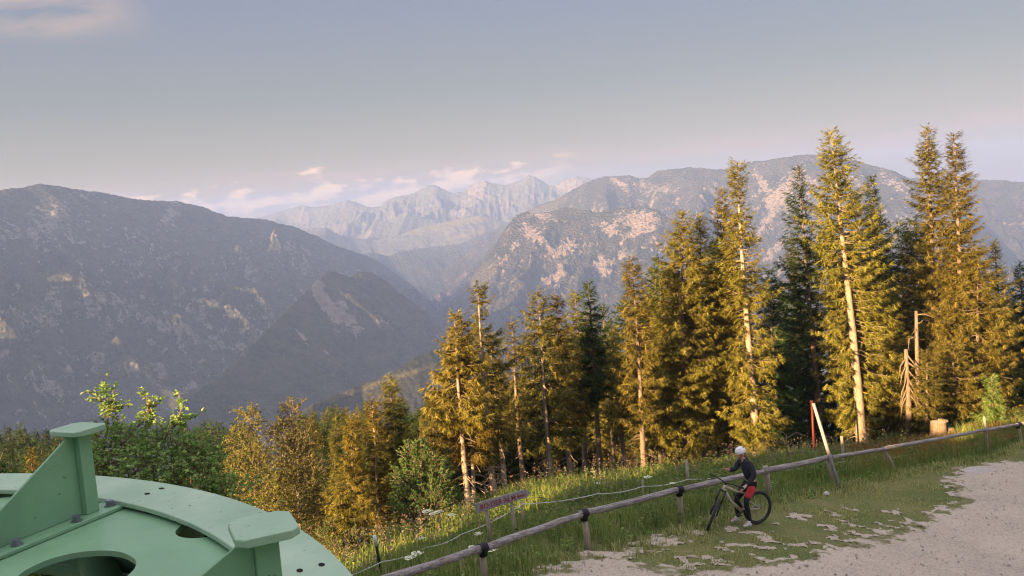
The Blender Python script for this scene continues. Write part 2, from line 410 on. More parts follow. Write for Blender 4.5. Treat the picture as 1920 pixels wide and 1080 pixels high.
# ground sheet: a polar net round the camera, out to the foot of the mountains
_r = np.concatenate([np.arange(0.6, 60, 0.42), 60 * np.geomspace(1.01, 137, 90)])
_a = np.linspace(0, 2 * pi, 541)[:-1]
RR, AA = np.meshgrid(_r, _a, indexing='ij'); GX = RR * np.sin(AA); GY = RR * np.cos(AA)
GZ = gz(GX, GY) + (fbm(GX * 0.9, GY * 0.9, 5, 3) - 0.5) * 0.10 * sstep(60, 30, RR) * 1.0
GZ = np.where(RR > 150, GZ + (fbm(GX / 180, GY / 180, 8, 4) - 0.5) * 60 * sstep(150, 700, RR), GZ)
nr, na = RR.shape
idx = np.arange(nr * na).reshape(nr, na); q = np.stack([idx[:-1], np.roll(idx, -1, 1)[:-1], np.roll(idx, -1, 1)[1:], idx[1:]], -1).reshape(-1, 4)
gV = np.stack([GX, GY, GZ], -1).reshape(-1, 3)
gV = np.vstack([gV, [[0, 0, float(gz(0, 0))]]]); c0 = len(gV) - 1
capf = np.stack([np.full(na, c0), idx[0], np.roll(idx[0], -1)], -1)
mg, t, b, out = newmat('turf')
tc = t.n.new('ShaderNodeTexCoord'); O = tc.outputs['Object']
f1 = t.noise(O, 0.6, 6, 0.65); f2 = t.noise(O, 9, 5, 0.6)
c = t.mix(t.ramp(f1, [(0.35, 0.0), (0.65, 1.0)]), (0.10, 0.13, 0.042), (0.19, 0.18, 0.075))
c = t.mix(t.ramp(f2, [(0.5, 0.0), (0.75, 1.0)]), c, (0.16, 0.12, 0.07))
t.link(c, b.inputs['Base Color']); b.inputs['Roughness'].default_value = 1; b.inputs['Specular IOR Level'].default_value = 0.1; bump(t, b, f2, 0.8, 0.05)
link('ground', mesh_np('ground', gV, [q, capf[:, ::-1]], True), mg, kind='structure', label='grassy slope falling away from the gravel track')

# gravel track
cell = 0.085
gx, gy = np.meshgrid(np.arange(-2.5, 40, cell), np.arange(9, 38, cell), indexing='ij')
fld = gravel_field(gx, gy); zz = gz(gx, gy) + 0.022 + (fbm(gx * 5, gy * 5, 9, 3) - 0.5) * 0.03 + (fbm(gx * 0.9, gy * 0.9, 5, 3) - 0.5) * 0.10
zz = zz + np.clip(fld, -0.6, 0) * 0.12 - 0.012 * sstep(0.12, 0.0, fld)
ii = np.arange(gx.size).reshape(gx.shape)
cen = (fld[:-1, :-1] + fld[1:, 1:] + fld[1:, :-1] + fld[:-1, 1:]) / 4
keep = cen > 0
qq = np.stack([ii[:-1, :-1], ii[1:, :-1], ii[1:, 1:], ii[:-1, 1:]], -1)[keep]
used = np.unique(qq); remap = np.full(gx.size, -1); remap[used] = np.arange(len(used))
gravV = np.stack([gx, gy, zz], -1).reshape(-1, 3)[used]
mgr, t, b, out = newmat('crushed_limestone')
tc = t.n.new('ShaderNodeTexCoord'); O = tc.outputs['Object']
vo = t.n.new('ShaderNodeTexVoronoi'); vo.inputs['Scale'].default_value = 26; t.link(O, vo.inputs['Vector'])
sx = t.n.new('ShaderNodeSeparateColor'); t.link(vo.outputs['Color'], sx.inputs[0])
f1 = t.noise(O, 0.5, 5, 0.6); f3 = t.noise(O, 14, 4, 0.7)
c = t.mix(t.ramp(f1, [(0.35, 0.0), (0.65, 1.0)]), (0.48, 0.395, 0.32), (0.37, 0.305, 0.25))
c = t.mix(t.ramp(sx.outputs[0], [(0.0, 0.0), (1.0, 0.55)]), c, (0.61, 0.53, 0.45))
c = t.mix(t.ramp(f3, [(0.54, 0.0), (0.68, 0.8)]), c, (0.26, 0.21, 0.18))
ea = t.n.new('ShaderNodeAttribute'); ea.attribute_name = 'edge'
ef = t.math('ADD', ea.outputs['Fac'], t.math('MULTIPLY_ADD', t.noise(O, 5.5, 6, 0.75), 1.7, -0.85))
c = t.mix(t.ramp(ef, [(0.40, 0.0), (0.75, 1.0)]), c, t.mix(f3, (0.10, 0.12, 0.045), (0.24, 0.20, 0.11)))
t.link(c, b.inputs['Base Color']); b.inputs['Roughness'].default_value = 1; b.inputs['Specular IOR Level'].default_value = 0.15
bump(t, b, t.math('ADD', vo.outputs['Distance'], t.math('MULTIPLY', f3, 0.6)), 0.7, 0.03)
link('gravel_road', mesh_np('gravel_road', gravV, remap[qq], True, {'edge': (np.clip(1 - fld / 0.55, 0, 1) * np.where(inpoly(gx, gy, gravel_poly), 1.0, 0.45)).ravel()[used]}), mgr, kind='structure', label='pale gravel track curving out of the picture')
# loose stones on it
ns = 5200; sx_, sy_ = U(-1, 28, ns * 3), U(13, 33, ns * 3)
k = (gravel_field(sx_, sy_) > -0.02); sx_, sy_ = sx_[k][:ns], sy_[k][:ns]; sr = 0.012 + 0.028 * U(0, 1, len(sx_)) ** 3
oct_ = np.array([(1, 0, 0), (0, 1, 0), (-1, 0, 0), (0, -1, 0), (0, 0, 0.8), (0, 0, -0.5)], float); of = np.array([(0, 1, 4), (1, 2, 4), (2, 3, 4), (3, 0, 4), (1, 0, 5), (2, 1, 5), (3, 2, 5), (0, 3, 5)])
sv = oct_[None] * sr[:, None, None] * U(0.6, 1.4, (len(sx_), 6, 3)) + np.stack([sx_, sy_, gz(sx_, sy_) + 0.045 + (fbm(sx_ * 0.9, sy_ * 0.9, 5, 3) - 0.5) * 0.10], -1)[:, None]
sf = of[None] + (np.arange(len(sx_)) * 6)[:, None, None]
M_stone = leafmat('loose_stones', [(0.22, 0.18, 0.16), (0.46, 0.40, 0.36), (0.66, 0.62, 0.58)], 0.0)
link('loose_gravel', mesh_np('loose_gravel', sv.reshape(-1, 3), sf.reshape(-1, 3)), M_stone, kind='stuff', label='loose pale stones scattered over the gravel track')

# ------------------------------------------------------------------ mountains
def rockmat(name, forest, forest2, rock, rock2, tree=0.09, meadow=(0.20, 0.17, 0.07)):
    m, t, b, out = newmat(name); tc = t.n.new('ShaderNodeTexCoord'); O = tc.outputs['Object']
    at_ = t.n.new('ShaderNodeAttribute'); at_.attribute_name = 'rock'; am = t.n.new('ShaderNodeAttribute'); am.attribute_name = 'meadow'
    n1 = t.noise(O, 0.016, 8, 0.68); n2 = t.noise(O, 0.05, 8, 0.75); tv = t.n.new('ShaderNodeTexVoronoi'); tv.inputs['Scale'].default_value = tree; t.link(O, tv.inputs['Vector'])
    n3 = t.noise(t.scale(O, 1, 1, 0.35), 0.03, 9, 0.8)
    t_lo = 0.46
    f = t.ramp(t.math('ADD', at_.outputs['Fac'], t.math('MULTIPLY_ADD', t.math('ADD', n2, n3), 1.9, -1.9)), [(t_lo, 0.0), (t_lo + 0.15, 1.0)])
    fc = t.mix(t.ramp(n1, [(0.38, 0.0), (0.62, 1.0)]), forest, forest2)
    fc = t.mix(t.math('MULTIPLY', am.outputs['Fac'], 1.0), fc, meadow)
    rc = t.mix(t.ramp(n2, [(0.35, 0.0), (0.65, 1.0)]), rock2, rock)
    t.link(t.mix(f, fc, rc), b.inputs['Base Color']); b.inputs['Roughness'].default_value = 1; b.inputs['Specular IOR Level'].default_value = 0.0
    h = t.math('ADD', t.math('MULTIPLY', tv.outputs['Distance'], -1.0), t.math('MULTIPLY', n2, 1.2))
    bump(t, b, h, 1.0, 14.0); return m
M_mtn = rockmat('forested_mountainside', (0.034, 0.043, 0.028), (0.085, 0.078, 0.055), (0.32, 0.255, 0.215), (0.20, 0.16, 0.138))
M_mtn_l = rockmat('greyer_mountainside', (0.050, 0.060, 0.048), (0.090, 0.092, 0.072), (0.30, 0.265, 0.24), (0.18, 0.165, 0.15))  # greyer, paler forest for the left mountain and the valley ridge
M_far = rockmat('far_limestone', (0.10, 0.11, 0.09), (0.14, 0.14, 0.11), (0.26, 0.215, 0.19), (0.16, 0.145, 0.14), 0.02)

def ridge(name, label, pts, v, L, slope, nx, ny, amp, mt, back=400, bslope=0.6, seed=1, rocks=(), meadows=(), rockbias=0.0, gscale=260, jag=1.2, steep=0.0):
    pts = np.array(pts, float); s = np.linspace(pts[0, 0], pts[-1, 0], nx)
    py = np.interp(s, pts[:, 0], pts[:, 1]); D = np.interp(s, pts[:, 0], pts[:, 2])
    py = py + (fbm(s / 22, s * 0, seed, 4) - 0.5) * 5 * jag * 0.7 + (vnoise(s * 0.9, s * 0, seed + 40) - 0.5) * 1.6 * jag
    C = np.array([ray(a, b_) for a, b_ in zip(s, py)]); C = C / np.hypot(C[:, 0], C[:, 1])[:, None] * D[:, None]
    tb = -back * np.linspace(1, 0, 8)[:-1] ** 1.5; tf = L * np.linspace(0, 1, ny) ** 1.15; T = np.r_[tb, tf]
    v = np.array(v, float); v /= np.hypot(*v)
    Xm = C[:, None, 0] + v[0] * T[None]; Ym = C[:, None, 1] + v[1] * T[None]
    drop = np.where(T > 0, slope * T * (1.08 - 0.16 * T / L) + steep * np.minimum(T, 160), -bslope * T)
    Zm = C[:, None, 2] - drop[None]
    uu = -v[1] * Xm + v[0] * Ym; tt = v[0] * Xm + v[1] * Ym
    env = sstep(0, 0.22 * L, np.abs(T))[None] * 0.94 + 0.06 * sstep(0, 60, np.abs(T))[None]
    wx = (fbm(Xm / 500, Ym / 500, seed + 3, 3) - 0.5) * 260
    g1 = ridged((uu + wx) / (gscale * 1.6), tt / (gscale * 5), seed + 5, 4, 0.5)
    g2 = ridged((uu + wx * .6) / (gscale * 0.45), (tt + wx) / (gscale * 1.3), seed + 9, 5, 0.55)
    g3 = fbm(Xm / 60, Ym / 60, seed + 12, 4, 0.6)
    nz = (g1 - 0.55) * 1.0 + (g2 - 0.5) * 0.55 + (g3 - 0.5) * 0.30
    Zm = Zm + env * amp * nz
    # steepness and stone
    dzt = np.gradient(Zm, axis=1) / (np.gradient(T)[None] + 1e-6)
    P = np.stack([Xm, Ym, Zm], -1); d = P @ FW; ppx = 960 + F * (P @ RT) / d; ppy = 540 - F * (P @ UP) / d
    rock = np.clip((np.abs(dzt) - slope * 1.0) * 0.45, -0.25, 0.3) + rockbias + (g3 - 0.5) * 0.3
    for (cx, cyy, rx, ry, ang, st) in rocks:
        a = radians(ang); ux = (ppx - cx) * cos(a) + (ppy - cyy) * sin(a); uy = -(ppx - cx) * sin(a) + (ppy - cyy) * cos(a)
        rock = rock + st * np.exp(-((ux / rx) ** 2 + (uy / ry) ** 2))
    mead = np.zeros_like(rock)
    for (cx, cyy, rx, ry, ang, st) in meadows:
        a = radians(ang); ux = (ppx - cx) * cos(a) + (ppy - cyy) * sin(a); uy = -(ppx - cx) * sin(a) + (ppy - cyy) * cos(a)
        mead = mead + st * np.exp(-((ux / rx) ** 2 + (uy / ry) ** 2) ** 2)
    n0, n1 = Xm.shape; ix = np.arange(n0 * n1).reshape(n0, n1)
    q = np.stack([ix[:-1, :-1], ix[1:, :-1], ix[1:, 1:], ix[:-1, 1:]], -1).reshape(-1, 4)
    me = mesh_np(name, P.reshape(-1, 3), q[:, ::-1], True, {'rock': np.clip(rock, 0, 1).ravel(), 'meadow': np.clip(mead, 0, 1).ravel()})
    link(name, me, mt, kind='structure', label=label)
    return Zm.max()

ztop = []
ztop.append(ridge('mountain', 'broad shaded mountain with rounded top on the left',
    [(-1500, 360, 2100), (-700, 352, 2250), (-200, 358, 2450), (0, 357, 2600), (45, 350, 2650), (75, 345, 2680), (110, 349, 2700), (200, 363, 2850), (270, 376, 2950), (330, 377, 3050), (380, 386, 3150), (405, 398, 3180), (430, 406, 3250),
     (500, 412, 3400), (560, 428, 3500), (600, 446, 3620), (620, 457, 3680), (665, 471, 3850), (700, 484, 4000), (740, 512, 4200), (800, 560, 4500), (870, 640, 4800)],
    (0.80, -0.60), 1900, 0.50, 520, 230, 200, M_mtn_l, back=500, seed=3, rockbias=0.10, gscale=230,
    rocks=[(110, 390, 70, 22, -20, 0.25), (320, 400, 60, 14, -60, 0.35), (60, 430, 90, 30, 10, 0.2), (200, 560, 120, 22, 15, 0.18), (480, 540, 60, 12, 55, 0.28), (350, 620, 90, 12, 20, 0.25), (260, 700, 120, 14, 12, 0.22), (90, 600, 60, 25, 0, 0.2), (560, 470, 60, 14, 35, 0.2)]))
ztop.append(ridge('crag_hill', 'steep wooded cone with pale crags in the valley',
    [(180, 880, 1150), (300, 790, 1350), (350, 748, 1450), (430, 690, 1620), (500, 620, 1800), (545, 575, 1950), (575, 545, 2060), (600, 520, 2160), (615, 508, 2220), (640, 514, 2260), (655, 520, 2290), (675, 508, 2330), (695, 510, 2370),
     (730, 532, 2450), (760, 556, 2520), (800, 585, 2620), (850, 622, 2740), (950, 690, 2900), (1080, 760, 3000)],
    (0.68, -0.73), 900, 0.62, 330, 150, 85, M_mtn, back=300, seed=17, rockbias=-0.05, gscale=150,
    rocks=[(600, 530, 14, 6, 40, 0.9), (596, 548, 26, 10, 60, 1.2), (624, 580, 30, 10, 50, 0.95), (658, 603, 46, 10, 28, 0.85), (705, 600, 40, 8, 8, 0.65), (642, 560, 12, 30, 0, 0.5), (590, 640, 34, 14, 50, 0.4), (565, 630, 20, 5, 55, 0.65), (525, 668, 22, 4, 30, 0.55), (615, 513, 12, 4, 0, 0.5), (675, 512, 14, 4, 0, 0.4), (733, 568, 18, 3, 40, 0.5), (545, 650, 40, 6, 10, 0.3)]))
ztop.append(ridge('wooded_ridge', 'low wooded ridge with a pale track along it',
    [(420, 860, 1000), (520, 800, 1050), (590, 756, 1100), (640, 736, 1150), (680, 722, 1180), (730, 700, 1200), (780, 672, 1230), (820, 655, 1260), (870, 665, 1300), (960, 700, 1350), (1100, 740, 1400), (1500, 790, 1450)],
    (0.1, -1.0), 600, 0.55, 300, 110, 40, M_mtn, back=300, seed=29, rockbias=-0.15, gscale=120,
    rocks=[(660, 738, 70, 2.2, -14, 0.7), (770, 700, 60, 2.2, -18, 0.7)], meadows=[(700, 722, 140, 5, -18, 0.7)]))
ztop.append(ridge('main_massif', 'long bare-topped mountain ridge across the right side',
    [(720, 620, 5400), (780, 560, 5200), (830, 505, 5000), (845, 494, 4950), (870, 479, 4900), (900, 452, 4850), (950, 421, 4750), (980, 398, 4700), (1010, 385, 4650), (1040, 374, 4600), (1075, 355, 4550), (1100, 342, 4500), (1130, 332, 4450), (1180, 328, 4400), (1200, 334, 4400), (1215, 334, 4380),
     (1235, 319, 4350), (1290, 313, 4300), (1360, 318, 4200), (1400, 305, 4150), (1460, 296, 4100), (1500, 290, 4050), (1540, 290, 4050), (1580, 296, 4000), (1620, 306, 4000), (1680, 322, 3950), (1740, 350, 3900), (1800, 400, 3850), (1880, 470, 3800), (2000, 560, 3700)],
    (-0.15, -0.99), 1900, 0.50, 560, 210, 200, M_mtn, back=600, seed=41, rockbias=0.14, gscale=260,
    rocks=[(1215, 350, 70, 12, 10, 0.35), (1430, 345, 26, 8, 55, 0.6), (1475, 345, 40, 14, -45, 0.6), (1455, 385, 60, 7, -55, 0.65), (1520, 340, 26, 10, 40, 0.55), (1600, 340, 30, 8, 20, 0.4), (1680, 345, 40, 10, 30, 0.45), (1160, 345, 40, 6, 40, 0.3), (1450, 470, 50, 8, -50, 0.3), (1060, 400, 50, 8, 0, 0.3)],
    meadows=[(1000, 400, 60, 10, -25, 0.4)]))
ztop.append(ridge('rocky_spur', 'nearer spur with pink rock outcrops in front of the ridge',
    [(620, 730, 3000), (700, 668, 3050), (760, 615, 3100), (800, 598, 3150), (850, 560, 3250), (900, 500, 3300), (940, 440, 3350), (965, 405, 3380), (985, 396, 3400), (1010, 402, 3400), (1060, 388, 3400), (1120, 398, 3350), (1160, 390, 3300), (1200, 386, 3300), (1235, 392, 3250), (1262, 412, 3250),
     (1290, 455, 3200), (1350, 500, 3150), (1420, 530, 3100), (1550, 580, 3000), (1800, 640, 2900)],
    (-0.35, -0.94), 1400, 0.52, 520, 190, 170, M_mtn, back=500, seed=57, rockbias=0.07, gscale=190,
    rocks=[(1020, 405, 40, 9, 10, 0.55), (1000, 440, 30, 10, 30, 0.5), (1070, 460, 40, 14, -20, 0.55), (1130, 425, 30, 10, 20, 0.5), (1195, 410, 38, 15, 0, 0.75), (1205, 435, 34, 8, -15, 0.55), (1030, 525, 34, 9, -30, 0.85), (1055, 500, 20, 8, -40, 0.5), (1130, 495, 12, 14, 0, 0.75), (1165, 480, 10, 10, 0, 0.5), (990, 560, 30, 6, -30, 0.35), (960, 470, 30, 6, -50, 0.35), (1250, 470, 30, 10, 30, 0.3)],
    meadows=[(900, 520, 60, 12, -35, 0.35), (870, 480, 60, 6, -40, 0.4)]))
ztop.append(ridge('valley_ridge', 'blue wooded ridge closing the valley',
    [(560, 520, 5000), (640, 490, 5000), (690, 474, 5050), (730, 478, 5100), (760, 471, 5150), (800, 464, 5200), (860, 459, 5250), (900, 441, 5300), (940, 425, 5350), (1000, 420, 5400), (1100, 420, 5450)],
    (0.3, -0.95), 900, 0.5, 200, 70, 70, M_mtn_l, seed=63, rockbias=-0.1))
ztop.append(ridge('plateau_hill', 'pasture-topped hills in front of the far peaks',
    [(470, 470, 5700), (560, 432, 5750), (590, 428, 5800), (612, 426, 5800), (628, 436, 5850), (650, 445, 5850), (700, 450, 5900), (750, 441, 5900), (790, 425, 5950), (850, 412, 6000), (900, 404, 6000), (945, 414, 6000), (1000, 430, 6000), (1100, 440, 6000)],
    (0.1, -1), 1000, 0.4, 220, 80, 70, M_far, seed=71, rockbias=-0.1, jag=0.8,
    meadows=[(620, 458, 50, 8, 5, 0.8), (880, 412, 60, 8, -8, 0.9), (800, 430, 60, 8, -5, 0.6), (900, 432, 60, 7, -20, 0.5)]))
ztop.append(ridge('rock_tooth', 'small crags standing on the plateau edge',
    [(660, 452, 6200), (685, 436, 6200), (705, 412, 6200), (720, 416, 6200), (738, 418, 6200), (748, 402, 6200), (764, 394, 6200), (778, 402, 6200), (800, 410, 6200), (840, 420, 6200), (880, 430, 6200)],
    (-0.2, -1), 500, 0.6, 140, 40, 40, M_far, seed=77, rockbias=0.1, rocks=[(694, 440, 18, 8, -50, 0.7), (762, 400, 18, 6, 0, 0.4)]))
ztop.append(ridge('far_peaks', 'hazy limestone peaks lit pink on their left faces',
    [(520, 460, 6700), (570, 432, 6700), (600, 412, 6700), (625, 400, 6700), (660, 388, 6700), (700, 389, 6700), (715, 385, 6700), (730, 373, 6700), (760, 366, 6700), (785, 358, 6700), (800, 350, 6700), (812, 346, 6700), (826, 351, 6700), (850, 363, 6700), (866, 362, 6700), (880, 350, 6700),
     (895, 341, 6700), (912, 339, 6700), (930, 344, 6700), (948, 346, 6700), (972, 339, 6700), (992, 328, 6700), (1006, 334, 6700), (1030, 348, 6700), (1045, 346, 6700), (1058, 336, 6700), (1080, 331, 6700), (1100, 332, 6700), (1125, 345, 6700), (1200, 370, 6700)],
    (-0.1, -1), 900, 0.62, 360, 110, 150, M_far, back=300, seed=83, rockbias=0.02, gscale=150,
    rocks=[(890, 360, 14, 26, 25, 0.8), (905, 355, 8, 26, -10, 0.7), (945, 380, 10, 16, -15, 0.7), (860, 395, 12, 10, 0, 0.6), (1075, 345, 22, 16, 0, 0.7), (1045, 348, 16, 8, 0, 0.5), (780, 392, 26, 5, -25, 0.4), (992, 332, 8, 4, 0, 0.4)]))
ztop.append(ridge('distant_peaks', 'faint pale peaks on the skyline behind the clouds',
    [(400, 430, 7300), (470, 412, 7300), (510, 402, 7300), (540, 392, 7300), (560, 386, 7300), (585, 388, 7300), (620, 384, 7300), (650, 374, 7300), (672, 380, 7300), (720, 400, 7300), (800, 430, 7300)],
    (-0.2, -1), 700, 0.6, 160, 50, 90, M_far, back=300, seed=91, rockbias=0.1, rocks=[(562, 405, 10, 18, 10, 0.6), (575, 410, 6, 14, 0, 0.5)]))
ztop.append(ridge('back_ridge', 'dark wooded ridge behind the tall spruces at the right',
    [(1500, 345, 4900), (1640, 336, 4900), (1720, 334, 4850), (1800, 338, 4800), (1850, 336, 4800), (1880, 339, 4750), (1919, 342, 4700), (2100, 350, 4600), (2400, 380, 4500)],
    (-0.1, -1), 1500, 0.42, 260, 100, 130, M_mtn, seed=97, rockbias=0.0, rocks=[(1880, 420, 60, 8, 0, 0.5), (1850, 470, 60, 6, 10, 0.3)]))

# haze: one closed box of thin air
HAZE_DENSITY = 1.65e-4
zt = max(ztop) + 25
mh = bpy.data.materials.new('haze'); mh.use_nodes = True; t = NT(mh.node_tree); t.n.clear()
out = t.n.new('ShaderNodeOutputMaterial'); pv = t.n.new('ShaderNodeVolumePrincipled')
pv.inputs['Color'].default_value = (0.285, 0.41, 0.83, 1); pv.inputs['Density'].default_value = HAZE_DENSITY; pv.inputs['Anisotropy'].default_value = 0.0
pv.inputs['Density Attribute'].default_value = ''
t.link(pv.outputs[0], out.inputs['Volume']); mh.cycles.homogeneous_volume = True
hb = MB().box((0, 0, (zt - 900) / 2), (17200, 17200, zt + 900))
ho = hb.build('haze', mh, kind='stuff', label='thin blue haze filling the valleys')

# ------------------------------------------------------------------ added unseen hall behind the camera, shaped to shade the foreground
def sunframe(n, s_):                       # n: left of the rays, s_: along the rays
    return np.array([-cos(SUN_AZ), sin(SUN_AZ)]) * n + np.array([sin(SUN_AZ), cos(SUN_AZ)]) * s_
hall = empty('shade_hall', (*sunframe(0, -13), 0.0), label='added unseen timber clad hall behind the viewpoint, shaped to shade the foreground', category='shade_blocker')
hall.rotation_euler = (0, 0, -SUN_AZ)
M_clad = mat('timber_cladding', (0.22, 0.15, 0.09), (0.12, 0.08, 0.05), 0.8, 3, (1, 1, 8), 0.4, 0.02)
M_roof = mat('sheet_roof', (0.16, 0.17, 0.18), (0.12, 0.12, 0.13), 0.5, 3, bstr=0.1)
def shade_box(n0, n1, top):                       # local x points to the right of the rays
    MB().box((-(n0 + n1) / 2, 0, (top - 0.5 - 13) / 2), (n1 - n0, 13, top - 0.5 + 13)).build('wall', M_clad, hall)
    MB().box((-(n0 + n1) / 2, 0, top - 0.25), (n1 - n0 + 0.2, 13.6, 0.45)).build('roof', M_roof, hall)
shade_box(-16, 10.8, -0.1); shade_box(10.9, 13.3, -0.9); shade_box(13.4, 16.8, -0.3)  # roof heights stepped to set where the foreground shade ends
MB().box((-1.6, 5.2, 0.7), (9.2, 2.6, 1.5)).build('shade_riser', M_clad, hall)  # added block that keeps the sun off the wheel brackets
for i in range(6):
    f = MB().box((-10 + 5 * i, 6.55, -3.2), (1.8, 0.09, 1.4)).build('window', M_oldwood, hall)
    MB().box((-10 + 5 * i, 6.61, -3.2), (1.55, 0.04, 1.15)).build('pane', M_bolt, f)

# ------------------------------------------------------------------ spruces
def prof(t, kind):
    """crown radius from the tip (t=0) to its foot (t=1)"""
    if kind == 'cone': return np.minimum(1, t * 1.25 + 0.03) ** 0.85 * (1 - 0.25 * sstep(0.85, 1.0, t))
    if kind == 'column': return np.minimum(1, (t * 2.6 + 0.03)) ** 0.8 * (1 - 0.35 * sstep(0.8, 1, t))
    if kind == 'ragged': return np.minimum(1, t * 1.5 + 0.06) ** 0.7 * (0.72 + 0.28 * np.sin(t * 23 + 1.3) * np.sin(t * 9)) * (1 - 0.3 * sstep(0.8, 1, t))
    return t

def quads(P, D, S, L, Wd, droop):
    """tapered two-piece sprays: start P, direction D, side S, length L, width Wd"""
    n = len(P); E_ = P + D * L[:, None]; E_[:, 2] -= droop; w1 = (Wd * 0.30)[:, None]
    vs = [np.stack([P - S * w1, P + S * w1, E_], 1)]
    Nn = np.cross(D, S)
    for s0, sg, ln, tl in ((0.12, 1, 0.62, 0.12), (0.20, -1, 0.60, -0.10), (0.50, 1, 0.48, -0.12), (0.58, -1, 0.44, 0.10)):
        B = P + (E_ - P) * s0; d2 = D * 0.72 + S * (0.66 * sg) + Nn * tl; T = B + d2 * (L * ln)[:, None]; T[:, 2] -= droop * 0.3 * ln
        o2 = D * (Wd * 0.26)[:, None]; vs.append(np.stack([B - o2, B + o2, T], 1))
    V = np.concatenate([v[:, None] for v in vs], 1).reshape(-1, 3)
    return V, np.arange(len(V)).reshape(-1, 3)

def make_spruce(H, R, cs, seed, kind='cone', dens=1.0, tr=None, side=None, gap=None, stubs=14, leafw=1.0, open_front=False, lean=0.0, tipdroop=0.25, coarse=1.0):
    """returns (trunk mesh data, crown mesh data) for a spruce of height H, crown radius R, crown foot at fraction cs"""
    r = np.random.default_rng(seed); tr = tr or 0.012 * H + 0.04
    # trunk
    nz_, nk = 14, 8; zs = np.linspace(0, 1, nz_); tv = []; ph = r.uniform(0, 6)
    bend = lambda z: np.array([0.010 * H * np.sin(z * 3.1 + ph), 0.010 * H * np.cos(z * 2.3 + ph)])
    b0 = bend(0.0); cx = lambda z: bend(z) - b0 + np.array([lean * H * z * z, 0])
    tV = []; tF = []
    for i, z in enumerate(zs):
        rad = tr * ((1 - z) ** 0.85 * 0.96 + 0.03) * (1 + 0.35 * max(0, 1 - z * 14)); c_ = cx(z)
        for k in range(nk):
            a = 2 * pi * k / nk; tV.append((c_[0] + rad * cos(a) * r.uniform(0.93, 1.07), c_[1] + rad * sin(a) * r.uniform(0.93, 1.07), z * H * 0.985 - 0.35 * (i == 0)))
    for i in range(nz_ - 1):
        for k in range(nk): tF.append((i * nk + k, i * nk + (k + 1) % nk, (i + 1) * nk + (k + 1) % nk, (i + 1) * nk + k))
    tV = [tuple(x) for x in tV]; wood = []
    # branches
    z = cs * H; Ps = []; Ds = []; Ss = []; Ls = []; Ws = []; Dr = []
    step = 0.25 * coarse
    while z < H * 0.992:
        t = 1 - (z - cs * H) / (H * (1 - cs)); t = max(t, 0.0)
        nb = int(round((4.6 + 2.2 * t) * dens)) if t > 0.06 else 3
        a0 = r.uniform(0, 6.28); wl_ = 0.70 + 0.62 * float(vnoise(z * 0.9, seed * 1.7, seed % 50)) * r.uniform(0.85, 1.1); side_w = [0.75 + 0.5 * float(vnoise(z * 0.55, q_ * 3.1 + seed, seed % 40)) for q_ in range(4)]
        for k in range(max(nb, 2)):
            a = a0 + 2 * pi * k / max(nb, 2) + r.normal(0, 0.28)
            L = R * float(prof(t, kind)) * r.uniform(0.55, 1.22) * wl_ * side_w[int((a % 6.283) / 1.5708) % 4] + 0.12
            if r.uniform() < 0.06: L *= 1.25
            if side is not None:
                L *= 1 + side[1] * cos(a - side[0])
            if gap is not None and abs(((a - gap[0] + pi) % (2 * pi)) - pi) < gap[1] and gap[2] < z / H < gap[3]: continue
            if L < 0.1: continue
            up = 0.45 * (1 - t) ** 1.4 - 0.10 - 0.32 * t * r.uniform(0.6, 1.3)   # upper ones rise, lower ones hang
            zz_ = z + r.uniform(-0.14, 0.14); c_ = cx(zz_ / H)
            dh = np.array([cos(a), sin(a), 0.0]); curl = 0.22 * r.uniform(0.4, 1.3)
            path = lambda s: np.stack([c_[0] + dh[0] * L * s, c_[1] + dh[1] * L * s, zz_ + L * (up * s + curl * s * s * s - 0.16 * np.sin(s * pi) * t)], -1)
            ns_ = max(4, int(L / (0.070 * coarse)))
            s = np.sort(r.uniform(0.10 if L < 0.8 else 0.22, 1.0, ns_)); B = path(s)
            wood.append((path(np.array([0.0, 0.36, 0.72])), 0.008 + 0.006 * L))
            sd_ = np.where(r.uniform(size=ns_) < 0.5, 1.0, -1.0); ang = sd_ * r.uniform(0.35, 1.15, ns_)
            D = np.stack([np.cos(a + ang), np.sin(a + ang), r.normal(-0.12, 0.22, ns_) + up * 0.5], -1)
            tl = (0.24 + 0.34 * (1 - s)) * min(1.0, 0.45 + L * 0.5) * r.uniform(0.7, 1.35, ns_) * (0.7 + 0.3 * coarse)
            D /= np.linalg.norm(D, axis=1)[:, None]
            S = np.cross(D, np.array([0, 0, 1.0]) + r.normal(0, 0.35, (ns_, 3))); S /= np.linalg.norm(S, axis=1)[:, None] + 1e-9
            Ps.append(B); Ds.append(D); Ss.append(S); Ls.append(tl); Ws.append(tl * 0.27 * leafw * r.uniform(0.8, 1.3, ns_)); Dr.append(tl * tipdroop * r.uniform(0.2, 1.3, ns_))
            # hanging twigs
            m = max(1, int(ns_ * 0.7)); s2 = r.uniform(0.2, 1.0, m); B2 = path(s2)
            D2 = np.stack([r.normal(0, 0.25, m) + dh[0] * 0.25, r.normal(0, 0.25, m) + dh[1] * 0.25, -np.ones(m)], -1); D2 /= np.linalg.norm(D2, axis=1)[:, None]
            S2 = np.stack([-np.sin(a + r.normal(0, 0.8, m)), np.cos(a + r.normal(0, 0.8, m)), np.zeros(m)], -1)
            l2 = (0.12 + 0.26 * t) * r.uniform(0.5, 1.3, m) * min(1.0, 0.5 + L * 0.5)
            Ps.append(B2); Ds.append(D2); Ss.append(S2); Ls.append(l2); Ws.append(l2 * 0.27 * leafw); Dr.append(l2 * 0)
            # the tip
            Ps.append(path(np.array([0.86]))); Ds.append(dh[None] * 0.97 + np.array([[0, 0, up + 0.2]])); Ss.append(np.array([[-dh[1], dh[0], 0]])); Ls.append(np.array([0.22 + 0.12 * L])); Ws.append(np.array([0.085 * leafw])); Dr.append(np.array([0.0]))
